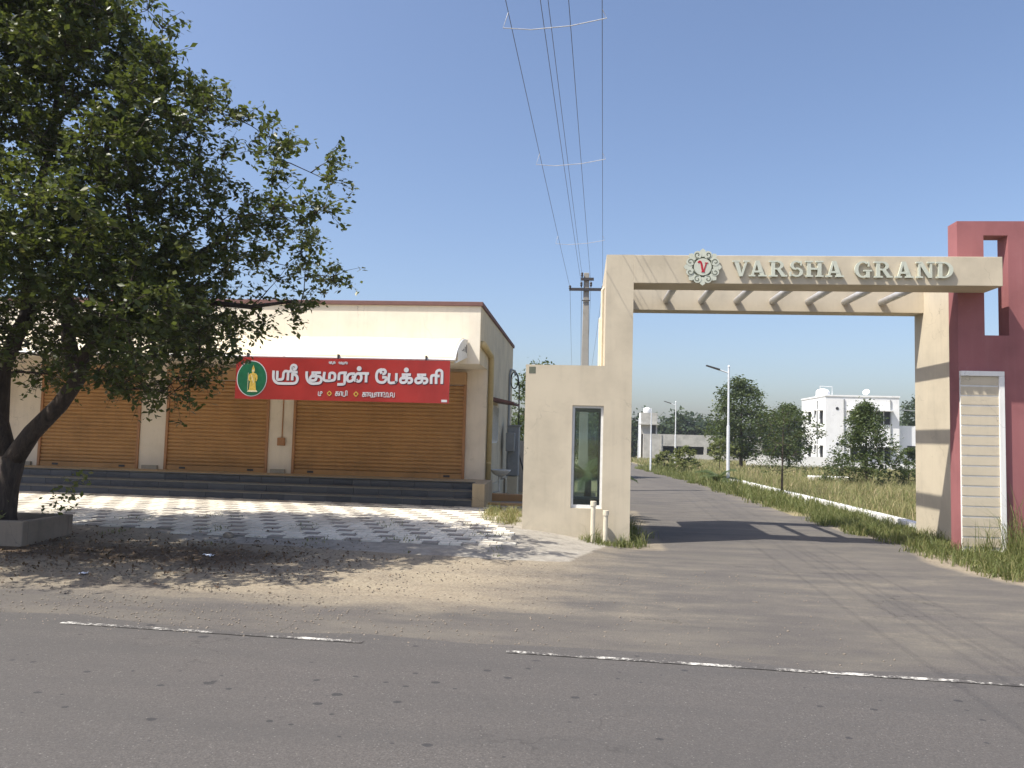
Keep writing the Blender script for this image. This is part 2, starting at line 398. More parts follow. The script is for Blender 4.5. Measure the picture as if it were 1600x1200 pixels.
def masks(x, y):
    d = y - edge_y(x)
    left = sm((2.0 - x + (y-9)*.15)/4.0)
    sand = sm((d-.25)/2.1)*left*1.0
    sand = max(sand, .42*sm((d-.05)/1.6))
    # the lane through the gate stays tarmac, thin sand patches drift over it
    if x > 1.2: sand = min(sand, .38 if y < 12.5 else .28)
    if y > 13.5 and .95 < x < 1.6: sand = max(sand, .75)
    if x > 5.5: sand = max(sand, sm((x-(5.75+.25*math.sin(y*1.3))+max(0, (10.5-y))*-.9)/.35)*.95)
    conc = 0
    if x < .95 and y > 11.4:
        conc = sm((y-(11.75 - .10*(x+5)*(1 if x > -5 else 0) + (.28*max(0, x+1.2))**1))/.25)*sm((.15-x+max(0, y-11.9)*.33)/.55)
        if x < -5.6: conc *= sm((x+7.4)/1.8)
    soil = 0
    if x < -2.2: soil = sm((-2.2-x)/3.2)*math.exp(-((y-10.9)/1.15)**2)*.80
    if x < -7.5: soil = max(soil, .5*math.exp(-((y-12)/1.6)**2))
    return sand, conc, soil
xs = list(np.arange(-16, 12.01, .16)); ys = list(np.arange(5.6, 21.01, .14))
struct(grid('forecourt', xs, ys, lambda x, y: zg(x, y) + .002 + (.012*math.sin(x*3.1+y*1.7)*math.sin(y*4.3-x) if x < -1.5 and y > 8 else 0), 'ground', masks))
struct(grid('verge', [-120, -60, -30, -16.02], [5.6, 7, 9, 12, 16, 21], lambda x, y: .0, 'ground', masks))
struct(grid('side_road', [.7, 2, 4, 5.6], [20.9, 25, 30, 35, 40, 50, 60, 80, 100, 130], lambda x, y: zfield(y) + .004 + (0 if x < 5.5 else 0) , 'ground', lambda x, y: (.12 if .8 < x < 5.5 else .6, 0, 0)))
V = [(-160, -9, .010), (160, -9, .010), (160, edge_y(160)+.35, .010), (-160, edge_y(-160)+.35, .010)]
nseg = 220; vs = []; fs = []
for i in range(nseg+1):
    x = -110 + i; ey = edge_y(x) + .22 + .10*math.sin(x*2.3) + .07*math.sin(x*5.1+1)
    vs += [(x, -9, .012), (x, ey, .008)]
for i in range(nseg): fs.append((2*i, 2*i+2, 2*i+3, 2*i+1))
mb = MB(); mb.v = vs; mb.f = fs; struct(mb.build('main_road', 'road'))
for nm, (a, b_) in {'road_edge_line': (-4.9, -1.93), 'road_edge_line.001': (-.62, 14), 'road_edge_line.002': (-40, -6.2)}.items():
    mb = MB(); n = 60
    for i in range(n+1):
        x = a + (b_-a)*i/n; wv = .03*math.sin(i*1.7)*.3
        mb.v += [(x, edge_y(x)-.036+wv*.4, .0145), (x, edge_y(x)+.034+wv*.5, .0145)]
    mb.f = [(2*i, 2*i+2, 2*i+3, 2*i+1) for i in range(n)]
    struct(mb.build(nm, 'paint'))
# paved apron in front of the shop: pale and dark concrete pavers
apron = MB(); apron.v = [(-14.2, 12.5, .075), (-1.05, 12.45, .10), (-1.6, 17.45, .238), (-14.2, 17.45, .238)]
apron.f = [(0, 1, 2, 3)]
ap = struct(apron.build('paved_apron', 'concrete'))
cells = []          # x, y, width, depth, dark
y = 12.42; r = 0
while y < 17.4:
    dep = .20 if r % 2 == 0 else .15
    x = -14.9 - (.18*(r//2)) % .65 if r % 2 == 0 else -14.9 - .1*(r % 4)
    c = 0
    while True:
        wd = ((.27, .19, .19)[c % 3]) if r % 2 == 0 else .325
        xr = -1.02 - (y-12.4)*.11 + .14*math.sin(r*2.1)
        if x + wd > xr: break
        if x > -14.1 and not (y < 12.75 and x < -7.2): cells.append((x, y, wd, dep, r % 2 == 0 and c % 3 == 0))
        x += wd; c += 1
    y += dep; r += 1
def apz(x, y): return zg(x, y)
cells.sort(key=lambda q: math.hypot(q[0]*.55, q[1]))
pm = {}
rest = {0: MB(), 1: MB()}
for i, (x, y, wd, dep, dk) in enumerate(cells):
    cx, cy = x+wd/2+random.uniform(-.004, .004), y+dep/2+random.uniform(-.004, .004); z = apz(cx, cy) + random.uniform(-.004, .003)
    if i < 300:
        key = (wd, dep, dk)
        if key not in pm:
            b_ = MB().box(-wd/2+.004, wd/2-.004, -dep/2+.004, dep/2-.004, -.05, .02)
            b_.v[4:8] = [(v[0]*.97, v[1]*.97, v[2]) for v in b_.v[4:8]]
            pm[key] = b_.mesh('paver', 'paver_d' if dk else 'paver_l')
        o = bpy.data.objects.new('paver', pm[key]); C.objects.link(o); o.parent = ap
        o.location = (cx, cy, z); o.rotation_euler = (random.uniform(-.01, .01), random.uniform(-.01, .01), random.uniform(-.015, .015))
    else:
        rest[int(dk)].box(cx-wd/2+.004, cx+wd/2-.004, cy-dep/2+.004, cy+dep/2-.004, z-.05, z+.02)
nl = len(rest[0].f); off = len(rest[0].v); rest[0].v += rest[1].v; rest[0].f += [tuple(q+off for q in f_) for f_ in rest[1].f]
fp = stuff(rest[0].build('pavers', 'paver_l', ap)); fp.data.materials.append(MT['paver_d'])
for p_ in fp.data.polygons: p_.material_index = int(p_.index >= nl)

# ------------------------------------------------------------ shop building
shop = thing('shop_building', 'long cream single storey shop building with brown roof edge and ochre roller shutters', 'building')
XR = -2.40; XL = -24
MB().box(XL, XR, 19.1, 26, .2, 3.56).build('lower_wall', 'shopwall', shop)
MB().box(XL, XR-.004, 17.6, 26.01, 3.55, 4.90).build('upper_wall', 'cream', shop)
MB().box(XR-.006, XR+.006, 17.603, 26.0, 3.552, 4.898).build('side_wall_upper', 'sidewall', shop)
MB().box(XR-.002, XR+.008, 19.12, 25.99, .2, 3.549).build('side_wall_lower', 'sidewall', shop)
MB().box(XL, XR+.05, 17.55, 26.06, 4.90, 5.0).build('roof_coping', 'coping', shop, bevel=.01)
# ledge, steps and slate tiles
MB().box(XL, -2.19, 18.1, 19.098, .2, .80).build('plinth', 'plinth', shop)
for i in range(3):
    y0 = 17.5 + .3*i
    MB().box(XL, -2.47, y0, 18.12, .15, .25+.18*(i+1)-.012).build('step', 'concrete', shop)
tile_m = {}
for i in range(3):
    x = -2.475
    while x > -17:
        wd = random.choice((.55, .6, .62, .9, .45)); y0 = 17.5+.3*i; z0 = .25+.18*i
        key = (wd,)
        if key not in tile_m:
            tile_m[key] = MB().box(-wd+.004, -.004, -.022, .0, .004, .150).mesh('slate_tile', 'slate')
        o = link('slate_tile', tile_m[key], shop); o.location = (x, y0-.001-random.uniform(0, .003), z0)
        x -= wd
    b_ = MB().box(-17, -2.47, 17.5+.3*i-.035, 17.5+.3*i+.3, .25+.18*(i+1)-.013, .25+.18*(i+1)+.006)
    b_.build('step_tread', 'tread', shop, bevel=.004)
MB().box(-2.465, -2.18, 17.5, 18.1, .1, .795).build('step_cheek', 'plinth', shop, bevel=.01)
# roller shutters between the pillars
def shutter(x0, x1, z0, z1, y):
    root = bpy.data.objects.new('roller_shutter', None); C.objects.link(root); root.parent = shop
    b_ = MB(); n = 23; p = (z1-z0-.12)/n; seg = 5; prof = []
    for i in range(n):
        for k in range(seg):
            u = k/seg; prof.append((y - .008 - .036*math.sin(math.pi*u)**.6, z0+.12+p*(i+u)))
    prof.append((y-.012, z1))
    for yy, zz in prof: b_.v += [(x0, yy, zz), (x1, yy, zz)]
    b_.f = [(2*i, 2*i+1, 2*i+3, 2*i+2) for i in range(len(prof)-1)]
    b_.build('curtain', 'shutter', root)
    MB().box(x0, x1, y-.05, y-.005, z0, z0+.118).build('bottom_bar', 'shutter', root, bevel=.006)
    for xx in (x0-.07, x1):
        MB().box(xx, xx+.07, y-.075, y-.002, z0, z1+.02).build('guide_rail', 'shutterframe', root, bevel=.005)
    for xx in (x0+.35, x1-.45):
        MB().box(xx, xx+.16, y-.062, y-.05, z0+.035, z0+.085).build('lock_plate', 'darkmetal', root)
    MB().box(x0-.07, x1+.07, y-.16, y-.002, z1+.02, z1+.33).build('shutter_hood', 'lintel', root, bevel=.01)
    return root
for x0, x1 in ((-7.27, -2.97), (-10.67, -8.05), (-14.15, -11.51), (-19.2, -15.3)):
    shutter(x0, x1, .80, 3.13, 19.098)
for x0, x1 in ((-8.0, -7.34), (-11.44, -10.74), (-14.95, -14.22)):
    MB().box(x0, x1, 19.06, 19.1, .80, 3.55).build('pillar', 'shopwall', shop)
    MB().box(x0+.12, x1-.16, 19.0, 19.059, .80, .90).build('pillar_foot', 'concrete', shop)
MB().tube([(-7.62, 19.045, 3.4), (-7.62, 19.045, 1.68)], .014, 6).build('conduit', 'shutterframe', shop)
MB().box(-7.72, -7.53, 18.98, 19.058, 1.5, 1.7).build('socket_box', 'shutterframe', shop, bevel=.01)
# down pipe and side fittings
MB().tube([(XR+.055, 17.68, 4.02), (XR+.06, 18.3, 4.0), (XR+.065, 19.2, 3.93), (XR+.075, 19.32, 3.8), (XR+.075, 19.33, .2)], [.085, .085, .085, .075, .065], 12).build('down_pipe', 'downpipe', shop, True)
for z in (1.2, 2.2, 3.2): MB().tube([(XR+.075, 19.33, z), (XR+.075, 19.33, z+.04)], .075, 12).build('pipe_clip', 'downpipe', shop)
win = bpy.data.objects.new('window', None); C.objects.link(win); win.parent = shop
MB().box(XR+.004, XR+.03, 20.1, 21.5, 1.7, 2.72).build('frame', 'whitemetal', win)
for k in range(3): MB().box(XR+.03, XR+.036, 20.17+.44*k, 20.55+.44*k, 1.78, 2.64).build('pane', 'glass', win)
for k in range(9): MB().tube([(XR+.06, 20.16+.16*k, 1.74), (XR+.06, 20.16+.16*k, 2.68)], .009, 6).build('grille_bar', 'whitemetal', win)
MB().quadbox([(XR, 19.85, 2.82), (XR+.62, 19.85, 2.74), (XR+.62, 21.75, 2.74), (XR, 21.75, 2.82), (XR, 19.85, 2.92), (XR+.62, 19.85, 2.79), (XR+.62, 21.75, 2.79), (XR, 21.75, 2.92)]).build('window_canopy', 'coping', shop)
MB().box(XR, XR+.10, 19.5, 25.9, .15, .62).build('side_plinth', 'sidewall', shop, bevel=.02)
mt = tag(MB().box(XR+.16, XR+.42, 22.7, 22.95, 1.45, 2.0).build('meter_box', 'meter', None, bevel=.015), 'small grey electric meter box in front of the taller cabinet', 'meter box')
cb = thing('switch_cabinet', 'tall grey electrical cabinet on a block beside the shop side wall', 'cabinet')
MB().box(XR+.2, XR+.52, 23.0, 23.5, .72, 2.2).build('cabinet', 'meter', cb, bevel=.015)
MB().box(XR+.2, XR+.50, 23.0, 23.5, .1, .7).build('block', 'sidewall', cb)
MB().box(XR+.17, XR+.55, 22.97, 23.53, 2.2, 2.24).build('cap', 'meter', cb)
bs = thing('wash_basin', 'white wash basin on a bracket at the shop side wall', 'basin')
MB().lathe((XR+.28, 20.3, .83), [(.06, 0), (.18, .05), (.27, .15), (.28, .18), (.25, .18), (.12, .06)], 18).build('bowl', 'porcelain', bs, True)
MB().tube([(XR+.25, 20.3, .85), (XR+.25, 20.3, .45), (XR+.06, 20.3, .4)], .03, 8).build('drain_pipe', 'porcelain', bs)
pts = []
for i in range(20): q = i/19*2*math.pi; pts.append((XR+.14+.12*math.sin(q), 25.3, 3.75+.28*math.cos(q)))
pts += [(XR+.26, 25.2, 3.9), (XR+.33, 25, 3.5), (XR+.35, 25, 2), (XR+.38, 25, 1.3), (XR+.6, 25, .6)]
cbl = thing('service_cable', 'looped black cable hanging from a grey pipe behind the shop', 'cable')
MB().tube(pts, .022, 6).build('cable', 'cable', cbl)
MB().tube([(XR+.05, 24.6, .2), (XR+.05, 24.6, 3.9), (XR+.08, 24.7, 4.05), (XR+.16, 25.2, 4.05), (XR+.17, 25.25, 3.9)], .035, 8).build('riser_pipe', 'meter', cbl)
tag(MB().box(XR+.1, -.75, 27, 27.2, -.1, 1.75).build('yard_wall', 'concrete'), 'low grey yard wall behind the passage beside the shop', 'wall')
for i, (y, z) in enumerate(((18.3, .30), (19.6, .42))):
    tag(MB().box(XR+.12, -.6, y, y+.3, .05, z).build('threshold_slab', 'lintel', None, bevel=.01), ('front' if i == 0 else 'rear') + ' brown threshold slab across the side passage by the shop', 'slab', 'threshold slabs in the side passage')
# curved awning
aw = thing('curved_awning', 'cream curved sheet awning along the shop front above the red sign', 'awning')
b_ = MB(); N = 14; prof = []
for i in range(N+1):
    q = i/N*math.pi/2*.70; prof.append((17.58-1.68*math.sin(q)/math.sin(math.pi/2*.70), 3.49+.62*(math.cos(q)-math.cos(math.pi/2*.70))/(1-math.cos(math.pi/2*.70))))
xsn = list(np.linspace(-20, -2.72, 24))
for x in xsn:
    for y, z in prof: b_.v.append((x, y, z + .012*math.sin(x*2.2)))
    for y, z in prof: b_.v.append((x, y+.004, z-.012 + .012*math.sin(x*2.2)))
n2 = 2*(N+1)
for i in range(len(xsn)-1):
    for k in range(N):
        b_.f.append((i*n2+k, i*n2+k+1, (i+1)*n2+k+1, (i+1)*n2+k))
        b_.f.append((i*n2+N+1+k, (i+1)*n2+N+1+k, (i+1)*n2+N+2+k, i*n2+N+2+k))
    b_.f.append((i*n2+N, i*n2+2*N+1, (i+1)*n2+2*N+1, (i+1)*n2+N))
b_.build('sheet', 'awning', aw, True)
MB().tube([(-20, 15.92, 3.47), (-2.7, 15.92, 3.47)], .03, 8).build('front_rail', 'whitemetal', aw)
MB().tube([(-20, 17.56, 3.72), (-2.7, 17.56, 3.72)], .025, 8).build('rear_rail', 'whitemetal', aw)
for xx in (-2.7, -6.4, -10.2, -14):
    rib = MB().tube([(xx, y, z-.03) for y, z in prof], .026, 8).build('rib', 'whitemetal', aw)
    if xx == -2.7:
        MB().tube([(xx, 16.0, 3.42), (xx, 17.55, 3.70)], .022, 8).build('tie', 'whitemetal', rib)
        e = MB(); n3 = len(prof)
        for y, z in prof[:11]: e.v += [(xx+.012, y, z-.03), (xx+.012, y, 3.70-(17.55-y)*.18)]
        e.f = [(2*i, 2*i+1, 2*i+3, 2*i+2) for i in range(10)]
        e.build('end_panel', 'whitemetal', rib)
        for k in range(4):
            y = 17.42-.2*k; zt = 3.97-.05*k
            MB().box(xx+.013, xx+.02, y-.03, y+.03, 3.78, zt-.02*k).build('slot', 'dark', rib)  # dark plate painted as the shade of an open slot
for xx in (-3.3, -5.2, -7.2): MB().box(xx-.015, xx+.015, 15.86, 15.93, 3.42, 3.54).build('hanger', 'darkmetal', aw)
# ------------------------------------------------------------ shop sign
sign = thing('shop_sign', 'long red banner sign with silver lettering hung below the curved awning', 'sign')
SX0, SX1, SZ0, SZ1, SY = -7.43, -2.78, 2.545, 3.44, 15.85
MB().box(SX0, SX1, SY, SY+.03, SZ0, SZ1).build('board', 'signred', sign)
def sp2(px, py):                           # lettering layout on the board: u right, v up, in metres
    u = (px-369)/334*(SX1-SX0); v = (py-(557+(px-369)*.0198))/66.6*(SZ1-SZ0)
    return SX0+u, SZ1-v
def ribbon(b_, pts, wd, y, closed=False):
    P = [Vector(p) for p in pts]; n = len(P)
    # refine for smooth corners
    Q = []
    for i in range(n-1):
        p0, p1, p2, p3 = P[max(i-1, 0)], P[i], P[i+1], P[min(i+2, n-1)]
        for k in range(4):
            s = k/4
            Q.append(.5*((2*p1)+(p2-p0)*s+(2*p0-5*p1+4*p2-p3)*s*s+(3*p1-p0-3*p2+p3)*s**3) if (p1-p0).length+(p3-p2).length > 0 else p1.lerp(p2, s))
    Q.append(P[-1]); L = []; R_ = []
    for i, q in enumerate(Q):
        d = (Q[min(i+1, len(Q)-1)]-Q[max(i-1, 0)])
        d = d.normalized() if d.length > 1e-6 else Vector((1, 0)); nn = Vector((-d.y, d.x))*wd/2
        L.append(q+nn); R_.append(q-nn)
    o = len(b_.v); m = len(Q)
    for p in L: b_.v.append((p.x, y, p.y))
    for p in R_: b_.v.append((p.x, y, p.y))
    for p in L: b_.v.append((p.x, y+.006, p.y))
    for p in R_: b_.v.append((p.x, y+.006, p.y))
    for i in range(m-1):
        b_.f.append((o+i, o+i+1, o+m+i+1, o+m+i))
        b_.f.append((o+i, o+2*m+i, o+2*m+i+1, o+i+1)); b_.f.append((o+m+i, o+m+i+1, o+3*m+i+1, o+3*m+i))
def disc(b_, cx, cz, rx, rz, y0, y1, seg=24):
    b_.prism([(cx+rx*math.cos(2*math.pi*k/seg), cz+rz*math.sin(2*math.pi*k/seg)) for k in range(seg)], lambda u, v, d: (u, d, v), y0, y1)
fA = lambda p: sp2(420+p[0]/11.43, 560+p[1]/11.43)
fB = lambda p: sp2(550+p[0]/10.667, 560+p[1]/10.667)
KA = [[(850,270),(1000,270)], [(905,270),(872,312),(838,338),(830,372),(852,402),(895,402),(928,380),(935,330),(925,270)], [(850,328),(985,328),(1015,350),(1015,385),(990,405),(950,405)]]
GL = [
 (fA, [[(105,215),(105,330),(125,395),(175,440),(250,450),(460,450),(520,430),(542,375),(530,320),(490,290),(450,285)], [(175,220),(175,345),(185,378),(215,380),(268,372),(283,330),(287,270),(305,232),(340,228),(368,250),(368,395)], [(368,245),(400,228),(440,238),(448,262),(448,395)], [(440,245),(540,245)], [(432,225),(420,165),(440,122),(480,117),(510,145),(503,182),(475,195),(452,180),(458,150)]]),
 (fA, [[(790,255),(960,255)], [(835,255),(800,310),(772,350),(778,388),(820,398),(868,382),(882,335),(868,290),(858,255)], [(800,320),(920,320),(962,345),(975,390),(950,437),(880,450),(800,450),(740,412),(708,335),(705,230)]]),
 (fA, [[(1025,240),(1025,390),(1185,390),(1213,352),(1213,295),(1188,262),(1135,262),(1117,290),(1117,390)]]),
 (fA, [[(1285,390),(1285,295),(1312,260),(1425,258)], [(1388,258),(1388,430),(1365,462),(1262,465)]]),
 (fB, [[(75,255),(0,257),(-40,290),(-48,340),(-30,380),(20,378),(50,350),(55,315),(25,305)], [(95,385),(75,335),(90,275),(130,252),(175,275),(185,330),(165,375),(122,383),(108,345)], [(120,250),(310,250)], [(265,250),(265,400)], 'dot', (143, 168)]),
 (fB, [[(520,250),(500,222),(515,190),(560,190),(582,222),(562,256),(530,258)], [(520,180),(462,205),(436,262),(438,330),(462,380),(512,402),(562,395),(590,360),(592,318),(530,316)]]),
 (fB, [[(645,245),(645,398),(755,398),(762,385),(762,245)]]),
 (fB, KA + ['dot', (922, 192)]),
 (fB, [[(x+250, y+4) for x, y in s] for s in KA]),
 (fB, [[(1335,425),(1335,310),(1360,282),(1418,282)], [(1415,425),(1415,240),(1438,202),(1472,195),(1502,218),(1508,262),(1508,425)], [(1415,292),(1470,292)]]),
]
for f, strokes in GL:
    b_ = MB(); sh = MB(); dot = False; k = 0
    for s in strokes:
        if s == 'dot': dot = True; continue
        if dot:
            c = f(s); disc(b_, c[0], c[1], .052, .052, SY-.0075, SY-.001); disc(sh, c[0]+.012, c[1]-.012, .054, .054, SY-.002, SY-.0005); dot = False; continue
        k += 1
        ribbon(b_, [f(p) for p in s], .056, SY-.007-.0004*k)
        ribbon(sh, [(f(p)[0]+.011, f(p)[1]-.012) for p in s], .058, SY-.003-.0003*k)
    o = b_.build('letter', 'signwhite', sign); sh.build('letter_dropshadow', 'signdark', o)  # dark copy of the letter, shifted down and right as a drop shadow
# small lines of lettering, drawn as short strokes
def small_text(name, glyphs, px, py, hpx, adv, wd, mat='signwhite'):
    b_ = MB(); x = px; k = 0
    for gl in glyphs:
        for s in gl:
            k += 1
            ribbon(b_, [sp2(x+u*hpx, py+(1-v)*hpx) for u, v in s], wd, SY-.006-.0002*(k % 7))
        x += hpx*adv*max(max(u for u, v in s) for s in gl) + hpx*.18
    return b_.build(name, mat, sign)
g_ta = [[(0, 1), (0, 0), (.7, 0)], [(.45, 0), (.45, .8), (.75, .95), (.9, .7), (.75, .5), (.6, .6)]]
g_ka = [[(.1, 1), (.85, 1)], [(.45, 1), (.15, .55), (.1, .15), (.4, 0), (.55, .35), (.5, 1)], [(.1, .55), (.85, .55), (.95, .25), (.75, 0)]]
g_aa = [[(0, 0), (0, .9), (.3, 1), (.6, 1)], [(.45, 1), (.45, 0)]]
g_pi = [[(0, 1), (0, 0), (.6, 0), (.6, 1), (.7, 1.2), (.95, 1.2), (1, .9), (1, 0)]]
g_la = [[(.4, .3), (.1, .3), (.1, .9), (.5, .9), (.5, 0), (.9, 0), (.9, 1)]]
g_ra = [[(0, 0), (0, .9), (.2, 1), (.7, 1)], [(.5, 1), (.5, 0)]]
g_ng = [[(0, 0), (0, .9), (.6, 1), (.5, .5), (.3, .4)], [(.3, 0), (.9, 0), (.9, .8)]]
g_sa = [[(.1, .7), (.2, 1), (.5, .8), (.5, 0), (.2, 0)], [(.5, 0), (1, 0), (1, 1)]]
g_va = [[(.5, .4), (.2, .3), (.1, .7), (.4, 1), (.6, .6), (.6, 0), (1, 0), (1, 1)]]
g_zh = [[(0, 1), (0, 0), (.4, -.3), (.6, 0)], [(0, .1), (.6, .1), (.6, 1)]]
small_text('small_lettering', [g_ta], 501.5, 612, 6.2, 1, .016)
small_text('small_lettering', [g_ka, g_aa, g_pi], 527.5, 612.4, 6.4, 1, .016)
small_text('small_lettering', [g_ka, g_aa, g_la, g_ta, g_aa, g_ra, g_ng, g_sa, g_va], 569.5, 613.5, 6.6, .78, .015)
small_text('small_lettering', [g_va, g_aa, g_zh, g_ka], 515.5, 564.6, 3.3, .75, .010)
small_text('small_lettering', [g_va, g_la, g_zh, g_ta, g_la], 530.8, 565.0, 3.3, .75, .010)
for px in (518.5, 560):
    b_ = MB(); cx, cz = sp2(px, 615.2+(px-518)*.02)
    for i in range(4):
        q0, q1 = math.pi/2*i, math.pi/2*(i+1); p0 = Vector((cx+.048*math.cos(q0), cz+.05*math.sin(q0))); p1 = Vector((cx+.048*math.cos(q1), cz+.05*math.sin(q1)))
        ribbon(b_, [p0, p1], .018, SY-.005-.0004*i)
    b_.build('diamond', 'gold', sign)
MB().box(-2.94, -2.82, SY-.003, SY-.0005, 2.57, 2.62).build('maker_plate', 'signwhite', sign)
em = MB(); ecx, ecz = sp2(395, 591.5); disc(em, ecx, ecz, .335, .385, SY-.004, SY-.0005, 40)
emo = em.build('oval_emblem', 'signwhite', sign)
b_ = MB(); disc(b_, ecx, ecz, .318, .368, SY-.007, SY-.0045, 40); b_.build('green_ground', 'signgreen', emo)
def figure_poly(pts): return [(ecx+(u-32.5)/80*1.14*.9, ecz-(v-39)/80*1.09*.9) for u, v in pts]
b_ = MB()
half = [(0,15),(1.2,19),(2.4,22),(2.6,26.5),(1.4,28.5),(1.4,29.5),(5.4,30.5),(7.6,34),(8.2,39),(6.2,44),(4.6,42.5),(5.0,38.5),(4.2,36),(3.8,41),(5.0,47),(5.8,58),(7.4,60)]
P2 = [(34.5+u, v) for u, v in half] + [(34.5-u, v) for u, v in half[:0:-1]]
b_.prism(figure_poly(P2), lambda u, v, d: (u, d, v), SY-.010, SY-.0075)
b_.build('golden_figure', 'gold', emo)
b_ = MB()
b_.prism(figure_poly([(25.8,29),(26.6,29),(26.9,59),(26.1,59)]), lambda u, v, d: (u, d, v), SY-.012, SY-.0105)
b_.prism(figure_poly([(31.5,33),(32.6,32.6),(36.5,46),(35.4,47)]), lambda u, v, d: (u, d, v), SY-.012, SY-.0105)
b_.prism(figure_poly([(26.5,60),(42.5,60),(43.5,62.5),(25.5,62.5)]), lambda u, v, d: (u, d, v), SY-.012, SY-.0105)
b_.prism(figure_poly([(33,23.5),(36,23.5),(36.2,26),(34.5,28),(32.8,26)]), lambda u, v, d: (u, d, v), SY-.012, SY-.0105)
b_.build('pale_garland', 'goldlight', emo)

# ------------------------------------------------------------ entrance gate
GY = 14.2
gate = thing('entrance_gate', 'beige concrete entrance gateway spanning the side road with raised lettering', 'gate')
# guard room wing: hollow, with a tall window front and back
wing = bpy.data.objects.new('guard_wing', None); C.objects.link(wing); wing.parent = gate
X0, X1, Z1 = -1.06, .898, 3.24
wx0, wx1, wz0, wz1 = -.18, .39, .62, 2.5
for y, nm in ((GY, 'front_wall'), (16.2, 'rear_wall')):
    b_ = MB(); t_ = .2
    b_.box(X0, wx0, y, y+t_, -.3, Z1); b_.box(wx0, wx1, y, y+t_, wz1, Z1); b_.box(wx0, wx1, y, y+t_, -.3, wz0); b_.box(wx1, X1, y, y+t_, -.3, Z1)
    b_.build(nm, 'beige', wing)
MB().box(X0+.001, X0+.15, GY+.2, 16.2, -.3, Z1-.001).build('end_wall', 'beige', wing)
MB().box(X1-.15, X1-.001, GY+.2, 16.2, -.3, Z1-.001).build('end_wall', 'beige', wing)
MB().box(X0+.15, X1-.15, GY+.2, 16.2, Z1-.15, Z1-.002).build('roof_slab', 'beige', wing)
MB().box(X0+.15, X1-.15, GY+.2, 16.2, .2, .45).build('floor_slab', 'dark', wing)
for y in (GY+.06, 16.26):
    wn = bpy.data.objects.new('window', None); C.objects.link(wn); wn.parent = wing
    b_ = MB(); t_ = .045
    b_.box(wx0+.001, wx0+t_, y, y+.06, wz0, wz1); b_.box(wx1-t_, wx1-.001, y, y+.06, wz0, wz1); b_.box(wx0+t_, wx1-t_, y, y+.06, wz1-t_, wz1-.001); b_.box(wx0+t_, wx1-t_, y, y+.06, wz0+.001, wz0+t_*1.3)
    b_.build('frame', 'whitemetal', wn)
    MB().box(wx0+t_, wx1-t_, y+.025, y+.031, wz0+t_*1.3, wz1-t_).build('pane', 'glass', wn)
MB().box(-1.0, -.88, GY-.004, GY-.0005, 3.08, 3.2).build('name_tile', 'emblemdark', gate)
MB().box(.392, X1+.001, GY+.0005, 17.44, Z1+.0005, 5.32).build('left_post', 'beige', gate)
MB().box(X1+.0015, 7.385, GY, 14.85, 4.79, 5.318).build('front_beam', 'beige', gate, bevel=.008)
MB().box(X1+.0015, 7.22, 17.0, 17.44, 4.76, 5.3).build('rear_beam', 'beige', gate, bevel=.008)
MB().box(7.22, 7.5, 15.22, 17.46, -.2, 5.31).build('right_pillar', 'beige', gate, bevel=.008)
for k in range(7):
    x = 1.79 + k*.76
    MB().tube([(x, 14.852, 4.98), (x, 16.998, 4.98)], .075, 14).build('steel_pipe', 'pipe', gate, True)
for xx, zt, yy in ((.35, 4.9, 15.2), (.33, 4.45, 16.0)):
    MB().tube([(.39, yy, zt), (xx, yy, zt-.06), (xx, yy, Z1)], .03, 8).build('conduit', 'pvc', gate)
for xx, zt, lb in ((.225, .76, 'taller'), (.45, .60, 'shorter')):
    pv = thing('vent_pipe', lb + ' cream plastic vent pipe standing at the foot of the gate below the window', 'pipe', group='vent pipes at the gate')
    MB().tube([(xx, 13.98, -.1), (xx+.008, 13.99, zt)], .042, 12).build('pipe', 'pvc', pv)
    MB().tube([(xx+.008, 13.99, zt-.07), (xx+.008, 13.99, zt+.015)], .055, 12).build('cap', 'pvc', pv)
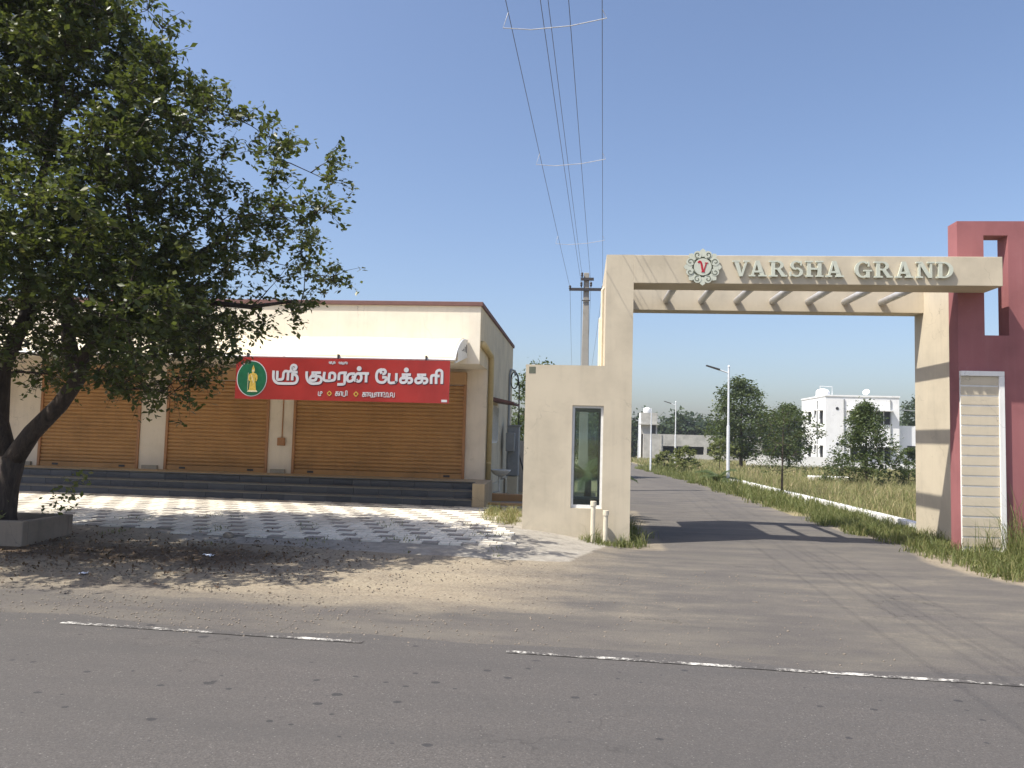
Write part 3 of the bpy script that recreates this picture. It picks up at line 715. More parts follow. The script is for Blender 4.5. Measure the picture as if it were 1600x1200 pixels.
# raised serif lettering
def bx(x0, y0, x1, y1): return [(x0, y0), (x1, y0), (x1, y1), (x0, y1)]
def arc(cx, cy, rx, ry, a0, a1, wx, wy, n=16):
    o = [(cx+rx*math.cos(rad(a0+(a1-a0)*i/n)), cy+ry*math.sin(rad(a0+(a1-a0)*i/n))) for i in range(n+1)]
    i_ = [(cx+(rx-wx)*math.cos(rad(a0+(a1-a0)*i/n)), cy+(ry-wy)*math.sin(rad(a0+(a1-a0)*i/n))) for i in range(n+1)]
    return ('strip', o, i_)
LET = {
 'V': [[(.10,1),(.38,1),(.66,0),(.46,0)], [(.54,0),(.66,0),(1.0,1),(.84,1)], bx(0,.9,.5,1), bx(.72,.9,1.12,1)],
 'A': [[(.42,1),(.66,1),(1.02,0),(.72,0)], [(.42,1),(.56,1),(.26,0),(.12,0)], bx(.3,.25,.82,.37), bx(0,0,.40,.1), bx(.60,0,1.14,.1)],
 'R': [bx(.14,0,.38,1), bx(0,0,.54,.1), bx(0,.9,.5,1), arc(.5,.72,.42,.28,-90,90,.2,.1), bx(.36,.9,.52,1.0), bx(.36,.44,.52,.54), [(.48,.46),(.72,.48),(1.04,.06),(.80,0)], bx(.78,0,1.14,.1)],
 'S': [arc(.46,.72,.38,.29,40,270,.2,.1), arc(.46,.29,.42,.29,-140,90,.2,.1), bx(.70,.70,.80,.98), bx(.04,.02,.14,.32)],
 'H': [bx(.12,0,.36,1), bx(.78,0,1.02,1), bx(.36,.45,.78,.57), bx(0,0,.48,.1), bx(.66,0,1.14,.1), bx(0,.9,.48,1), bx(.66,.9,1.14,1)],
 'G': [arc(.52,.5,.52,.52,50,320,.23,.1), bx(.72,.0,.94,.46), bx(.56,.38,1.08,.47), bx(.82,.68,.92,.98)],
 'N': [bx(.14,0,.27,1), bx(.86,0,.99,1), [(.10,1),(.38,1),(1.0,0),(.74,0)], bx(0,0,.42,.1), bx(0,.9,.3,1), bx(.70,.9,1.14,1)],
 'D': [bx(.14,0,.38,1), bx(0,0,.5,.1), bx(0,.9,.5,1), arc(.45,.5,.60,.5,-90,90,.24,.1)],
}
def letter(ch, x, z, h, y, wscale=1.0):
    b_ = MB()
    for i, p in enumerate(LET[ch]):
        d0, d1 = y-.055-.0012*i, y-.012
        fn = lambda u, v, d: (x+u*h*wscale, d, z+v*h)
        if isinstance(p, tuple):
            o, q = p[1], p[2]
            for k in range(len(o)-1): b_.prism([o[k], o[k+1], q[k+1], q[k]], fn, d0, d1)
        else: b_.prism(p, fn, d0, d1)
    return b_.build('letter', 'letter', gate)
hh = .295
for ch, px0 in zip('VARSHA', (120, 332, 582, 832, 1032, 1284)):
    letter(ch, 2.685-.012+(px0-120)/8*.01135, 4.915+.004, hh, GY, .94)
for ch, px0 in zip('GRAND', (98, 280, 478, 672, 858)):
    letter(ch, 4.81+.02+(px0-98)/6.154*.01135, 4.915, hh, GY, .94)
# scrolled round emblem with a red V
el = bpy.data.objects.new('round_emblem', None); C.objects.link(el); el.parent = gate
ex, ez, er = 2.14, 5.085, .30
b_ = MB(); pl = []
for k in range(64):
    q = 2*math.pi*k/64; r = er*(.97+.04*math.cos(8*q+math.pi)); pl.append((ex+r*math.cos(q), ez+r*math.sin(q)))
b_.prism(pl, lambda u, v, d: (u, d, v), GY-.05, GY-.012); b_.build('back_plate', 'emblemdark', el)  # back plate coloured as the shade between the scrolls
b_ = MB(); disc(b_, ex, ez, .158, .158, GY-.075, GY-.049, 28); b_.build('centre_disc', 'letter', el)
for k in range(8):
    q = 2*math.pi*(k+.5)/8; cx, cz = ex+.242*math.cos(q), ez+.242*math.sin(q)
    b_ = MB(); disc(b_, cx, cz, .073, .073, GY-.07, GY-.049, 18)
    q2 = 2*math.pi*k/8
    tip = [(ex+r_*math.cos(q2+a_), ez+r_*math.sin(q2+a_)) for r_, a_ in ((.19, -.10), (.31, -.16), (.345, 0), (.31, .16), (.19, .10))]
    b_.prism(tip, lambda u, v, d: (u, d, v), GY-.066, GY-.0495)
    so_ = b_.build('scroll', 'letter', el)
    sg = 1 if k % 2 else -1
    b_ = MB(); pts = [(cx+(.062-.0052*i)*math.cos(q+math.pi+sg*i*.62), cz+(.062-.0052*i)*math.sin(q+math.pi+sg*i*.62)) for i in range(11)]
    ribbon(b_, pts, .015, GY-.073); b_.build('groove_shade', 'emblemdark', so_)  # dark raised ribbon painted as the shade of a groove
b_ = MB()
ribbon(b_, [(ex-.085, ez+.075), (ex-.055, ez+.10), (ex-.03, ez+.07), (ex-.01, ez-.03), (ex+.005, ez-.095)], .034, GY-.080)
ribbon(b_, [(ex+.065, ez+.07), (ex+.04, ez+.0), (ex+.015, ez-.095)], .022, GY-.0808)
b_.prism([(ex+.035, ez+.066), (ex+.095, ez+.066), (ex+.095, ez+.08), (ex+.035, ez+.08)], lambda u, v, d: (u, d, v), GY-.0815, GY-.075)
b_.prism([(ex-.025, ez-.1), (ex+.035, ez-.1), (ex+.035, ez-.085), (ex-.025, ez-.085)], lambda u, v, d: (u, d, v), GY-.0818, GY-.075)
b_.build('red_letter', 'red', el)
# pink feature wall with slot and ribbed panel
fw_ = thing('feature_wall', 'tall dark pink wall with a slot opening at the right end of the gate', 'wall')
PY, PT = 14.853, .36
sx0, sx1, sz0, sz1 = 7.39, 7.82, 4.0, 5.88
b_ = MB(); b_.box(6.92, sx0, PY, PY+PT, -.2, 6.15); b_.box(sx1, 12.5, PY, PY+PT, -.2, 6.15)
b_.box(sx0, sx1, PY, PY+PT, -.2, sz0); b_.box(sx0, sx1, PY, PY+PT, sz1, 6.15)
b_.build('wall', 'pink', fw_)
pf = bpy.data.objects.new('ribbed_panel', None); C.objects.link(pf); pf.parent = fw_
MB().box(6.925, 7.68, PY-.09, PY-.001, 3.235, 3.325).build('frame_top', 'white', pf, bevel=.004)
MB().box(7.585, 7.68, PY-.09, PY-.001, .0, 3.233).build('frame_side', 'white', pf, bevel=.004)
MB().box(6.927, 7.583, PY-.048, PY-.002, 0, 3.232).build('groove_backing', 'white', pf)
bm_ = MB().box(0, .654, -.062, -.0485, .026, .176).mesh('panel_board', 'beige')
for k in range(17):
    o = link('panel_board', bm_, pf); o.location = (6.928, PY, 3.05-.184*k + random.uniform(-.002, .002))

# ------------------------------------------------------------ utility pole and overhead lines
up_ = thing('utility_pole', 'square concrete power pole with two steel cross arms behind the gate', 'power pole')
b_ = MB(); b_.quadbox([(-.12, 27.88, -.2), (.26, 27.88, -.2), (.26, 28.12, -.2), (-.12, 28.12, -.2), (-.045, 27.92, 7.95), (.15, 27.92, 7.95), (.15, 28.08, 7.95), (-.045, 28.08, 7.95)])
b_.build('pole', 'polecon', up_, bevel=.02)
for z, xa, xb in ((7.32, -.57, .68), (7.7, -.15, .32)):
    a = MB().box(xa, xb, 27.84, 27.91, z-.05, z+.05).build('cross_arm', 'darkmetal', up_)
INS = [(-.54, 7.37), (-.13, 7.50), (.22, 7.50), (.65, 7.37), (-.11, 7.85)]
for x, z in INS:
    MB().lathe((x, 27.87, z-.1), [(.02, 0), (.03, .05), (.05, .08), (.035, .12), (.05, .15), (.02, .2)], 10).build('insulator', 'darkmetal', up_)
MB().box(-.1, .2, 27.86, 27.9, 6.9, 6.93).build('clamp', 'darkmetal', up_)
NEAR = [(-1.75, 7.95), (-1.30, 7.95), (-.92, 7.9), (-.5, 7.95), (-1.2, 8.2)]     # next pole, behind the viewer
FAR = [(-.9, 6.2), (-.2, 6.4), (.3, 6.4), (.2, 6.2), (-.15, 6.6)]
def wire_pts(a, b_, sag, n=26):
    return [(a[0]+(b_[0]-a[0])*i/n, a[1]+(b_[1]-a[1])*i/n, a[2]+(b_[2]-a[2])*i/n - sag*4*(i/n)*(1-i/n)) for i in range(n+1)]
WL = ['leftmost overhead power line', 'second overhead power line from the left', 'fourth overhead power line from the left', 'rightmost overhead power line', 'third overhead power line from the left']
for (x, z), (xn, zn), (xf, zf_), lb in zip(INS, NEAR, FAR, WL):
    b_ = MB(); b_.tube(wire_pts((x, 27.87, z), (xn, -14, zn), .22), .005, 5); b_.tube(wire_pts((x, 27.87, z), (xf, 75, zf_-1), .6), .006, 5)
    tag(b_.build('power_line', 'wire'), lb + ' running to the concrete pole', 'power line', 'overhead power lines')
for yq, lb in ((9.6, 'nearest'), (14.5, 'middle'), (20.5, 'farthest')):
    f = (27.87-yq)/41.87
    zl = 7.37+(7.95-7.37)*f-.22*4*f*(1-f); xl = -.54+(-1.75+.54)*f; xr = .65+(-.5-.65)*f
    b_ = MB().tube([(xl, yq, zl), (xl-.06, yq-.02, zl-.22), (xl+.3, yq, zl-.24), (xr-.4, yq, zl-.20), (xr+.06, yq-.02, zl-.12), (xr, yq, zl+.01)], .006, 6)
    tag(b_.build('line_spacer', 'spacer'), lb + ' thin pale spacer rod hanging across the overhead lines', 'spacer', 'spacers on the overhead lines')

# ------------------------------------------------------------ street lamps
def lamp(x, y, h, label, head=True, r=.06):
    z = zfield(y); t = thing('street_lamp', label, 'street lamp', (x, y, z), 'white lamp posts along the side road') if head else thing('white_post', label, 'post')
    MB().tube([(x, y, z-.2), (x, y, z+h*.5), (x, y, z+h*.5+.01), (x, y, z+h)], [r*1.25, r*1.2, r*.8, r*.7], 10).build('pole', 'lampgrey', t)
    if head:
        a = MB().tube([(x, y, z+h-.25), (x-.45, y, z+h-.1)], .03, 8).build('arm', 'lampgrey', t)
        MB().quadbox([(x-1.0, y-.1, z+h+.05), (x-.4, y-.1, z+h-.14), (x-.4, y+.1, z+h-.14), (x-1.0, y+.1, z+h+.05), (x-1.0, y-.1, z+h+.1), (x-.4, y-.1, z+h-.07), (x-.4, y+.1, z+h-.07), (x-1.0, y+.1, z+h+.1)]).build('lamp_head', 'darkmetal', t)
        MB().lathe((x, y, z+h), [(.03, 0), (.06, .04), (.03, .1)], 8).build('finial', 'lampgrey', t)
    return t
lamp(6.53, 35.2, 5.25, 'nearest white street lamp beside the palm shrub')
lamp(8.0, 67, 5.6, 'second white street lamp behind the round roadside bushes')
lamp(6.9, 95, 5.2, 'farthest white street lamp by the raw cement building')
lamp(4.6, 52, 4.25, 'thin white post without a lamp at the bend of the road', False, .05)

# ------------------------------------------------------------ far buildings
gb = thing('cement_building', 'long unfinished grey cement building with a small stair tower', 'building')
GYB = 105; gz = zfield(GYB)-.2
opens = [(10.9, 13.6), (14.1, 16.3), (16.7, 19.0), (19.5, 21.4)]
b_ = MB(); oz0, oz1 = .1, 1.15; xx = 8.3
b_.box(8.3, 24, GYB, GYB+.3, oz1, 2.72); b_.box(8.3, 24, GYB, GYB+.3, gz, oz0)
for a, c in opens + [(24, 24)]:
    b_.box(xx, a, GYB, GYB+.3, oz0, oz1); xx = c
b_.build('front_wall', 'cement', gb)
b_ = MB(); b_.box(8.3, 8.6, GYB+.3, GYB+9, gz, 2.7); b_.box(23.7, 24, GYB+.3, GYB+9, gz, 2.7); b_.box(8.6, 23.7, GYB+8.7, GYB+9, gz, 2.7); b_.build('other_walls', 'cement', gb)
MB().box(8.61, 23.69, GYB+.31, GYB+8.69, 2.3, 2.5).build('roof_slab', 'cement', gb)
MB().box(10.55, 10.7, GYB-.12, GYB-.002, gz, 2.7).build('pilaster', 'cement', gb)
tw = MB().box(8.0, 10.2, GYB+1, GYB+4, 2.69, 5.6).build('stair_tower', 'cement', gb)
MB().box(9.35, 10.0, GYB+.98, GYB+.999, 2.75, 3.9).build('doorway_shade', 'dark', tw)  # dark plate painted as the shade of a doorway
MB().box(7.7, 10.4, GYB+.3, GYB+.995, 3.95, 4.08).build('sunshade', 'cement', tw)
MB().box(7.97, 7.999, GYB+1, GYB+4, -.5, 5.6).build('white_side', 'house', tw)
MB().lathe((8.9, GYB+2.2, 5.6), [(.5, 0), (.55, .3), (.5, .6), (.2, .75)], 12).build('water_tank', 'house', gb)
wh = thing('white_house', 'white two storey flat roofed house beyond the field', 'house')
hx, hy = 22.6, 74; hz = zfield(hy)-.3
MB().box(hx, 29.2, hy, hy+7.8, hz, 6.5).build('main_block', 'house', wh)
MB().box(29.2, 40, hy+.8, hy+7.8, hz, 3.85).build('side_block', 'house', wh)
MB().box(hx-.06, 29.26, hy-.06, hy+7.86, 6.42, 6.56).build('parapet_band', 'house', wh)
def hwin(x0, x1, z0, z1, face='f'):
    if face == 'f':
        o = MB().box(x0, x1, hy-.02, hy-.002, z0, z1).build('window', 'dark', wh)
        MB().box(x0-.2, x1+.2, hy-.5, hy-.003, z1+.02, z1+.12).build('sunshade', 'house', o)
        MB().box((x0+x1)/2-.03, (x0+x1)/2+.03, hy-.035, hy-.021, z0, z1).build('frame', 'whitemetal', o)
    else:
        o = MB().box(hx-.02, hx-.002, x0, x1, z0, z1).build('window', 'dark', wh)
        MB().box(hx-.45, hx-.003, x0-.15, x1+.15, z1+.02, z1+.12).build('sunshade', 'house', o)
for z in (.6, 3.9):
    hwin(24.8, 26.2, z, z+1.2); hwin(27.2, 28.4, z, z+1.2)
    hwin(74.8, 75.6, z, z+1.2, 's'); hwin(78.6, 79.4, z, z+1.2, 's'); hwin(77.0, 77.3, z+.9, z+1.3, 's')
for z in (2.0, 5.3): MB().tube([(23.65, hy-.03, z), (23.65, hy-.003, z)], .14, 14).build('round_vent', 'dark', wh)
for x in (24.25, 28.4): MB().tube([(x, hy-.06, hz), (x, hy-.06, 6.2)], .06, 8).build('down_pipe', 'meter', wh)
MB().tube([(hx-.06, 76.4, hz), (hx-.06, 76.4, 6.1)], .06, 8).build('down_pipe', 'meter', wh)
MB().lathe((23.4, 77.5, 6.5), [(.6, 0), (.65, .1), (.65, .55), (.5, .75), (.2, .85)], 16).build('water_tank', 'house', wh)
MB().tube([(22.7, 76, 6.5), (22.7, 76, 7.5), (24.0, 76.6, 7.5), (24.0, 76.6, 6.5)], .035, 6).build('roof_pipe', 'whitemetal', wh)
b_ = MB().lathe((0, 0, 0), [(.02, -.09), (.18, -.06), (.30, 0), (.31, .01)], 16); o = b_.build('satellite_dish', 'whitemetal', wh); o.location = (26.6, 75, 6.95); o.rotation_euler = (rad(60), 0, rad(-40))
MB().tube([(26.6, 75, 6.5), (26.6, 75, 6.9)], .03, 6).build('dish_post', 'whitemetal', wh)
cn = MB().quadbox([(29.0, 74.9, 5.3), (40, 74.9, 5.0), (40, 80, 5.3), (29.0, 80, 5.6), (29.0, 74.9, 5.38), (40, 74.9, 5.08), (40, 80, 5.38), (29.0, 80, 5.68)]).build('terrace_roof', 'meter', wh)
for x in (29.4, 31.6, 34): MB().tube([(x, 75.1, 3.85), (x, 75.1, 5.2)], .05, 8).build('terrace_post', 'darkmetal', cn)
MB().box(30.2, 31.3, 74.77, 74.799, .9, 2.0).build('window', 'dark', wh)
MB().quadbox([(31.4, 74.0, hz), (33.6, 74.0, hz), (33.6, 74.799, hz), (31.4, 74.799, hz), (31.4, 74.5, 2.1), (31.7, 74.5, 2.1), (31.7, 74.799, 2.1), (31.4, 74.799, 2.1)]).build('stair_buttress', 'house', wh)
tag(MB().box(15.2, 24.5, 73.0, 73.2, -.9, .75).build('compound_wall', 'house'), 'low white compound wall in front of the white house', 'wall')
tag(MB().box(24.52, 40, 72.0, 72.2, -.9, .35).build('compound_wall', 'house'), 'lower white compound wall right of the white house corner', 'wall')
tag(MB().box(3.2, 6.4, 101, 101.2, -1.2, .9).build('boundary_gate', 'orange'), 'small orange gate at the far end of the side road', 'gate')
# white kerb along the field
kb = thing('white_kerb', 'white painted low kerb wall along the edge of the grass field', 'kerb')
for k in range(14):
    y0 = 17.6 + k*1.42; x = 7.5 - (y0-18)*.026
    if y0 > 36.5: break
    MB().quadbox([(x, y0, -.1), (x+.24, y0, -.1), (x+.2, y0+1.4, -.1), (x-.04, y0+1.4, -.1), (x, y0, .20+.02*math.sin(k*2.1)), (x+.24, y0, .2), (x+.2, y0+1.4, .2), (x-.04, y0+1.4, .2+.02*math.sin(k*3.3))]).build('kerb_block', 'white', kb, bevel=.015)
tag(MB().box(12.2, 14.2, 42, 43.2, -.2, .22).build('cover_slab', 'white', None, bevel=.05), 'white slab lying in the grass field behind the thin tree', 'slab')

# ------------------------------------------------------------ vegetation
def skeleton(root_pts, targets, b_, r_tip=.008, minr=.006):
    """grow thin branches to targets from the nearest node"""
    nodes = [(Vector(p), r) for p, r in root_pts]
    pos = np.array([tuple(p) for p, r in nodes]); rr = [r for p, r in nodes]
    base = Vector(root_pts[0][0])
    order = sorted(range(len(targets)), key=lambda i: (Vector(targets[i])-base).length)
    for i in order:
        t = Vector(targets[i]); d = np.linalg.norm(pos-np.array(t), axis=1) + .25*np.maximum(0, pos[:, 2]-t.z)
        j = int(np.argmin(d)); p = Vector(pos[j]); L = (t-p).length
        if L < .05: continue
        r0 = max(minr, min(rr[j]*.62, .012+.016*L)); n = max(2, int(L/.35)+1)
        path = [p]; rad_ = [r0]
        for k in range(1, n+1):
            f = k/n; q = p.lerp(t, f) + Vector((random.uniform(-1, 1), random.uniform(-1, 1), .6*math.sin(math.pi*f)))*.10*L*(1-f)
            path.append(q); rad_.append(r0*(1-.65*f)); 
        b_.tube(path, rad_, 5, False)
        pos = np.vstack([pos, np.array([tuple(q) for q in path[1:]])]); rr += rad_[1:]
# large tree by the road
TX, TY = -9.08, 11.45
tree = thing('shade_tree', 'large dark green broadleaf tree growing from the concrete planter', 'tree')
trunk = MB()
def limb(pts, rs): trunk.tube(pts, rs, 12, True); return list(zip(pts, rs))
rp = []
rp += limb([(TX+.02, TY, .1), (TX, TY, .45), (TX+.03, TY, .9), (TX+.12, TY, 1.35)], [.26, .205, .19, .18])
rp += limb([(TX+.08, TY, 1.25), (TX+.45, TY-.05, 1.75), (TX+.92, TY-.1, 2.2), (TX+1.2, TY-.1, 2.62), (TX+1.15, TY-.05, 2.95)], [.165, .135, .125, .115, .11])
rp += limb([(TX+1.13, TY-.08, 2.75), (TX+.98, TY-.1, 3.3), (TX+.88, TY-.05, 4.0), (TX+.95, TY+.1, 4.8), (TX+1.2, TY+.2, 5.8), (TX+1.3, TY+.1, 6.9)], [.11, .10, .09, .075, .055, .03])
rp += limb([(TX+1.14, TY-.08, 2.85), (TX+1.5, TY+.1, 3.4), (TX+2.0, TY+.25, 4.0), (TX+2.7, TY+.3, 4.6), (TX+3.4, TY+.2, 5.0)], [.11, .10, .085, .06, .03])
rp += limb([(TX+.05, TY, 1.2), (TX-.2, TY+.05, 1.9), (TX-.25, TY+.1, 2.8), (TX+.05, TY+.2, 3.7), (TX-.1, TY+.2, 5.0), (TX+.2, TY+.3, 6.6), (TX+.3, TY+.2, 7.9)], [.165, .14, .125, .11, .09, .06, .03])
rp += limb([(TX-.25, TY+.1, 2.7), (TX-.9, TY-.1, 3.6), (TX-1.6, TY-.3, 4.5), (TX-2.2, TY-.3, 5.5)], [.12, .10, .07, .03])
rp += limb([(TX+2.0, TY+.25, 4.0), (TX+2.3, TY-.5, 4.5), (TX+2.5, TY-1.2, 5.2)], [.06, .05, .03])
rp += limb([(TX+.9, TY, 4.2), (TX+1.5, TY+.9, 4.7), (TX+2.0, TY+1.6, 5.3)], [.06, .05, .03])
rp += limb([(TX+1.9, TY+.2, 3.9), (TX+2.9, TY+.1, 3.9), (TX+3.9, TY, 3.8), (TX+4.6, TY, 3.9)], [.06, .05, .035, .02])
prof_z = [1.9, 2.3, 3.2, 4.0, 4.7, 5.8, 7.2, 8.1, 8.8, 9.2]; prof_r = [1.5, 3.0, 4.1, 4.6, 4.85, 4.1, 3.0, 2.2, 1.2, .2]
tg = []
while len(tg) < 1350:
    z = random.uniform(1.95, 9.15) if random.random() < .75 else random.uniform(2.5, 5.2); q = random.uniform(0, 2*math.pi)
    R_ = float(np.interp(z, prof_z, prof_r)) * (1 + .17*math.sin(3*q+z*1.3) + .13*math.sin(7*q-2*z))
    r = R_*math.sqrt(random.uniform(.05, 1))
    x, y = TX+.25+r*math.cos(q), TY-.85+r*.58*math.sin(q)
    if z < 3.1 and r < 2.1 and random.random() < .9: continue
    if z < 2.7 and x < TX+1.9: continue
    if z < 3.4 and random.random() < .35: continue
    if math.sin(x*1.7+1)*math.sin(y*1.9)*math.sin(z*1.8+.5) > .42: continue     # open pockets in the crown
    tg.append((x, y, z))
skeleton(rp, tg, trunk, minr=.011)
def twigs(tg, ntw, length, nleaf, b_, r):
    out = []
    c0 = np.array([TX, TY, 3.5])
    for t in tg:
        t = np.array(t); o = t-c0; o /= np.linalg.norm(o)+1e-6
        for k in range(random.randint(*ntw)):
            d = rng.normal(size=3)*.75 + o*.55 + [0, 0, .12]; d /= np.linalg.norm(d); L = length*random.uniform(.6, 1.4)
            e = t+d*L+np.array([0, 0, -.12*L]); m_ = t+d*L*.5
            b_.tube([tuple(t), tuple(m_), tuple(e)], [r, r*.7, r*.35], 3, False)
            n = random.randint(*nleaf); f = rng.uniform(.15, 1.05, n)[:, None]
            out.append(t + d*L*f + np.array([0, 0, -.12*L])*f*f + rng.normal(size=(n, 3))*.035)
    return np.concatenate(out)
Pl = twigs(tg, (5, 8), .42, (12, 20), trunk, .006)
trunk.build('trunk', 'bark', tree, True)
link('crown', leaves_mesh('crown', Pl, .098, 'leaf'), tree)
# planter
plt = thing('concrete_planter', 'weathered square concrete planter box round the shade tree', 'planter')
px0, px1, py0, py1 = -9.75, -8.33, 10.95, 12.1
b_ = MB(); pz = .42
b_.box(px0, px1, py0, py0+.12, -.05, pz); b_.box(px0, px1, py1-.12, py1, -.05, pz); b_.box(px0, px0+.12, py0+.12, py1-.12, -.05, pz); b_.box(px1-.12, px1, py0+.12, py1-.12, -.05, pz)
b_.build('box', 'planter', plt, bevel=.015)
MB().box(px0+.12, px1-.12, py0+.12, py1-.12, 0, .33).build('soil', 'soil', plt)

def tree_small(name, label, cat, x, y, h, prof, n_t, n_l, leaf, mat='leaf2', tr=.07, lean=0, zb=None, openness=0, group=None):
    z0 = zfield(y)-.05 if zb is None else zb
    t = thing(name, label, cat, (x, y, z0), group); b_ = MB()
    pts = [(x+lean*f, y, z0+h*f) for f in (0, .2, .4, .6, .8, .93)]
    rs = [tr, tr*.85, tr*.7, tr*.5, tr*.3, tr*.12]
    b_.tube(pts, rs, 8)
    tg = []
    zs = [p[0] for p in prof]; rs_ = [p[1] for p in prof]
    while len(tg) < n_t:
        f = random.uniform(zs[0], zs[-1]); q = random.uniform(0, 2*math.pi); R_ = float(np.interp(f, zs, rs_))*(1+.28*math.sin(2*q+f*7+x)+.2*math.sin(5*q-f*11+y))
        if openness and random.random() < openness and math.sin(q*4+f*20) > 0: continue
        r = R_*math.sqrt(random.uniform(.03, 1)); tg.append((x+lean*f+r*math.cos(q), y+r*math.sin(q), z0+f*h))
    skeleton(list(zip(pts, rs)), tg, b_, minr=.01); b_.build('trunk', 'bark', t, True)
    P = np.concatenate([np.array(g_) + rng.normal(size=(n_l, 3))*[.16*h/4, .16*h/4, .12*h/4] for g_ in tg])
    link('crown', leaves_mesh('crown', P, leaf, mat), t); return t
tree_small('field_tree', 'tall dense green tree behind the nearest street lamp', 'tree', 12.9, 64, 7.2, [(.18, 1.0), (.35, 2.4), (.6, 2.6), (.8, 2.0), (.95, 1.1), (1.02, .3)], 230, 45, .24, 'leaf2', .16)
tree_small('field_tree', 'wide green tree between the tall tree and the white house', 'tree', 17.2, 66, 5.4, [(.2, 1.2), (.45, 2.3), (.7, 2.3), (.9, 1.3), (1.0, .3)], 170, 42, .22, 'leaf2', .14)
tree_small('thorn_tree', 'thin thorny tree with a pale trunk standing at the kerb', 'tree', 7.0, 27.8, 3.2, [(.30, .5), (.42, 1.05), (.6, .95), (.8, .9), (.95, .6), (1.02, .2)], 120, 26, .065, 'leaf2', .045, .06, openness=.75)
tree_small('field_bush', 'large bushy young tree in front of the white house', 'bush', 13.3, 37.5, 3.9, [(.03, 1.3), (.2, 1.75), (.45, 1.45), (.65, 1.05), (.85, .7), (1.02, .15)], 240, 48, .13, 'leaf2', .07)
tree_small('field_bush', 'small round bush to the right of the large bushy tree', 'bush', 15.6, 38.5, 1.9, [(.03, .9), (.3, 1.1), (.7, .8), (1.0, .2)], 80, 40, .11, 'leaf2', .04)
tree_small('roadside_bush', 'bright green round bush below the second street lamp', 'bush', 6.4, 49, 1.75, [(.03, 1.0), (.4, 1.15), (.8, .7), (1.0, .2)], 90, 45, .13, 'grass', .04)
tree_small('roadside_bush', 'low green bush left of the bright round bush', 'bush', 5.7, 54, 1.4, [(.03, .9), (.4, 1.0), (.8, .6), (1.0, .2)], 70, 40, .12, 'grass', .04)
tree_small('sapling', 'small leafy sapling in front of the cement building', 'sapling', 9.1, 52, 2.3, [(.4, .5), (.7, .9), (1.0, .3)], 40, 26, .15, 'grass', .03)
tree_small('background_tree', 'dark leafy tree behind the guard room of the gate', 'tree', .6, 40, 4.9, [(.03, 1.3), (.4, 1.6), (.7, 1.3), (.9, .7), (1.0, .2)], 170, 45, .16, 'leaf2', .12)
tree_small('background_tree', 'green tree seen between the shop and the gate', 'tree', -2.0, 36, 5.3, [(.1, 1.6), (.4, 2.0), (.7, 1.7), (.9, .9), (1.0, .2)], 170, 45, .16, 'leaf2', .12)
tree_small('background_tree', 'tree crown rising behind the roof terrace of the white house', 'tree', 38.5, 92, 8.2, [(.2, 2.6), (.5, 3.0), (.8, 2.0), (1.0, .4)], 120, 45, .35, 'leaf3', .16)
# feathery palm shrub by the lamp, and the palm seen through the guard room window
def palm(name, label, x, y, z, h, nf, L):
    t = thing(name, label, 'palm', (x, y, z)); MB().tube([(x, y, z-.1), (x, y, z+h*.5), (x+.02, y, z+h)], [.10, .085, .07], 8).build('trunk', 'bark', t)
    for k in range(nf):
        q = 2*math.pi*k/nf+random.uniform(-.2, .2); e = random.uniform(.35, 1.2); pts = []
        for i in range(9):
            s = i/8; rr = L*s*math.cos(e*(1-s*.4)); zz = L*(s*math.sin(e) - .55*s*s)
            pts.append(Vector((x+rr*math.cos(q), y+rr*math.sin(q), z+h+zz)))
        b_ = MB().tube(pts, [.012*(1-.7*i/8) for i in range(9)], 4); side = Vector((-math.sin(q), math.cos(q), 0))
        V_ = []; F_ = []
        for i in range(1, 9):
            for f in (0, .33, .66):
                p = pts[i-1].lerp(pts[i], f); d = (pts[i]-pts[i-1]).normalized()
                for s in (-1, 1):
                    ll = L*.26*(1-.55*i/9); tip = p + side*s*ll*.8 + d*ll*.6 + Vector((0, 0, -ll*.35)); wv = d*.026
                    o = len(b_.v); b_.v += [tuple(p-wv), tuple(p+wv), tuple(tip)]; b_.f.append((o, o+1, o+2))
        fo = b_.build('frond', None, t); fo.data.materials.append(MT['leaf2'])
        a = fo.data.attributes.new('tint', 'FLOAT', 'POINT'); a.data.foreach_set('value', [random.uniform(.3, .7)]*len(fo.data.vertices))
    return t
palm('palm_shrub', 'low feathery palm shrub at the foot of the nearest street lamp', 6.15, 35.3, -.05, .25, 16, 1.25)
palm('courtyard_palm', 'young palm seen through the tall guard room window', .16, 18.4, 0, .95, 20, 1.25)
# far wood on the horizon
P = []
for k in range(60):
    x = -8 + k*1.7 + random.uniform(-.6, .6); y = random.uniform(128, 150); h = random.uniform(5.8, 8.4) + (1.2 if k % 7 == 0 else 0)
    for j in range(random.randint(8, 12)):
        c = np.array([x+random.uniform(-1.8, 1.8), y+random.uniform(-1.5, 1.5), -1.6+h*random.uniform(.1, .95)])
        P.append(c + rng.normal(size=(130, 3))*[.9, .9, .7])
P2_ = np.concatenate(P)
wd_ = stuff(link('distant_wood', leaves_mesh('distant_wood', P2_, .8, 'leaf3'))); tag(wd_, 'dark green belt of trees along the horizon behind the houses', 'trees')
P = []
for k in range(80):
    x = -30 + k*4 + random.uniform(-2, 2); y = random.uniform(190, 240); h = random.uniform(6, 9)
    c = np.array([x, y, -1.6+h*.45]); P.append(c + rng.normal(size=(300, 3))*[2.4, 2, h*.24])
wd2 = stuff(link('far_wood', leaves_mesh('far_wood', np.concatenate(P), .9, 'leaf3'))); tag(wd2, 'hazy far belt of trees beyond the nearer wood', 'trees')
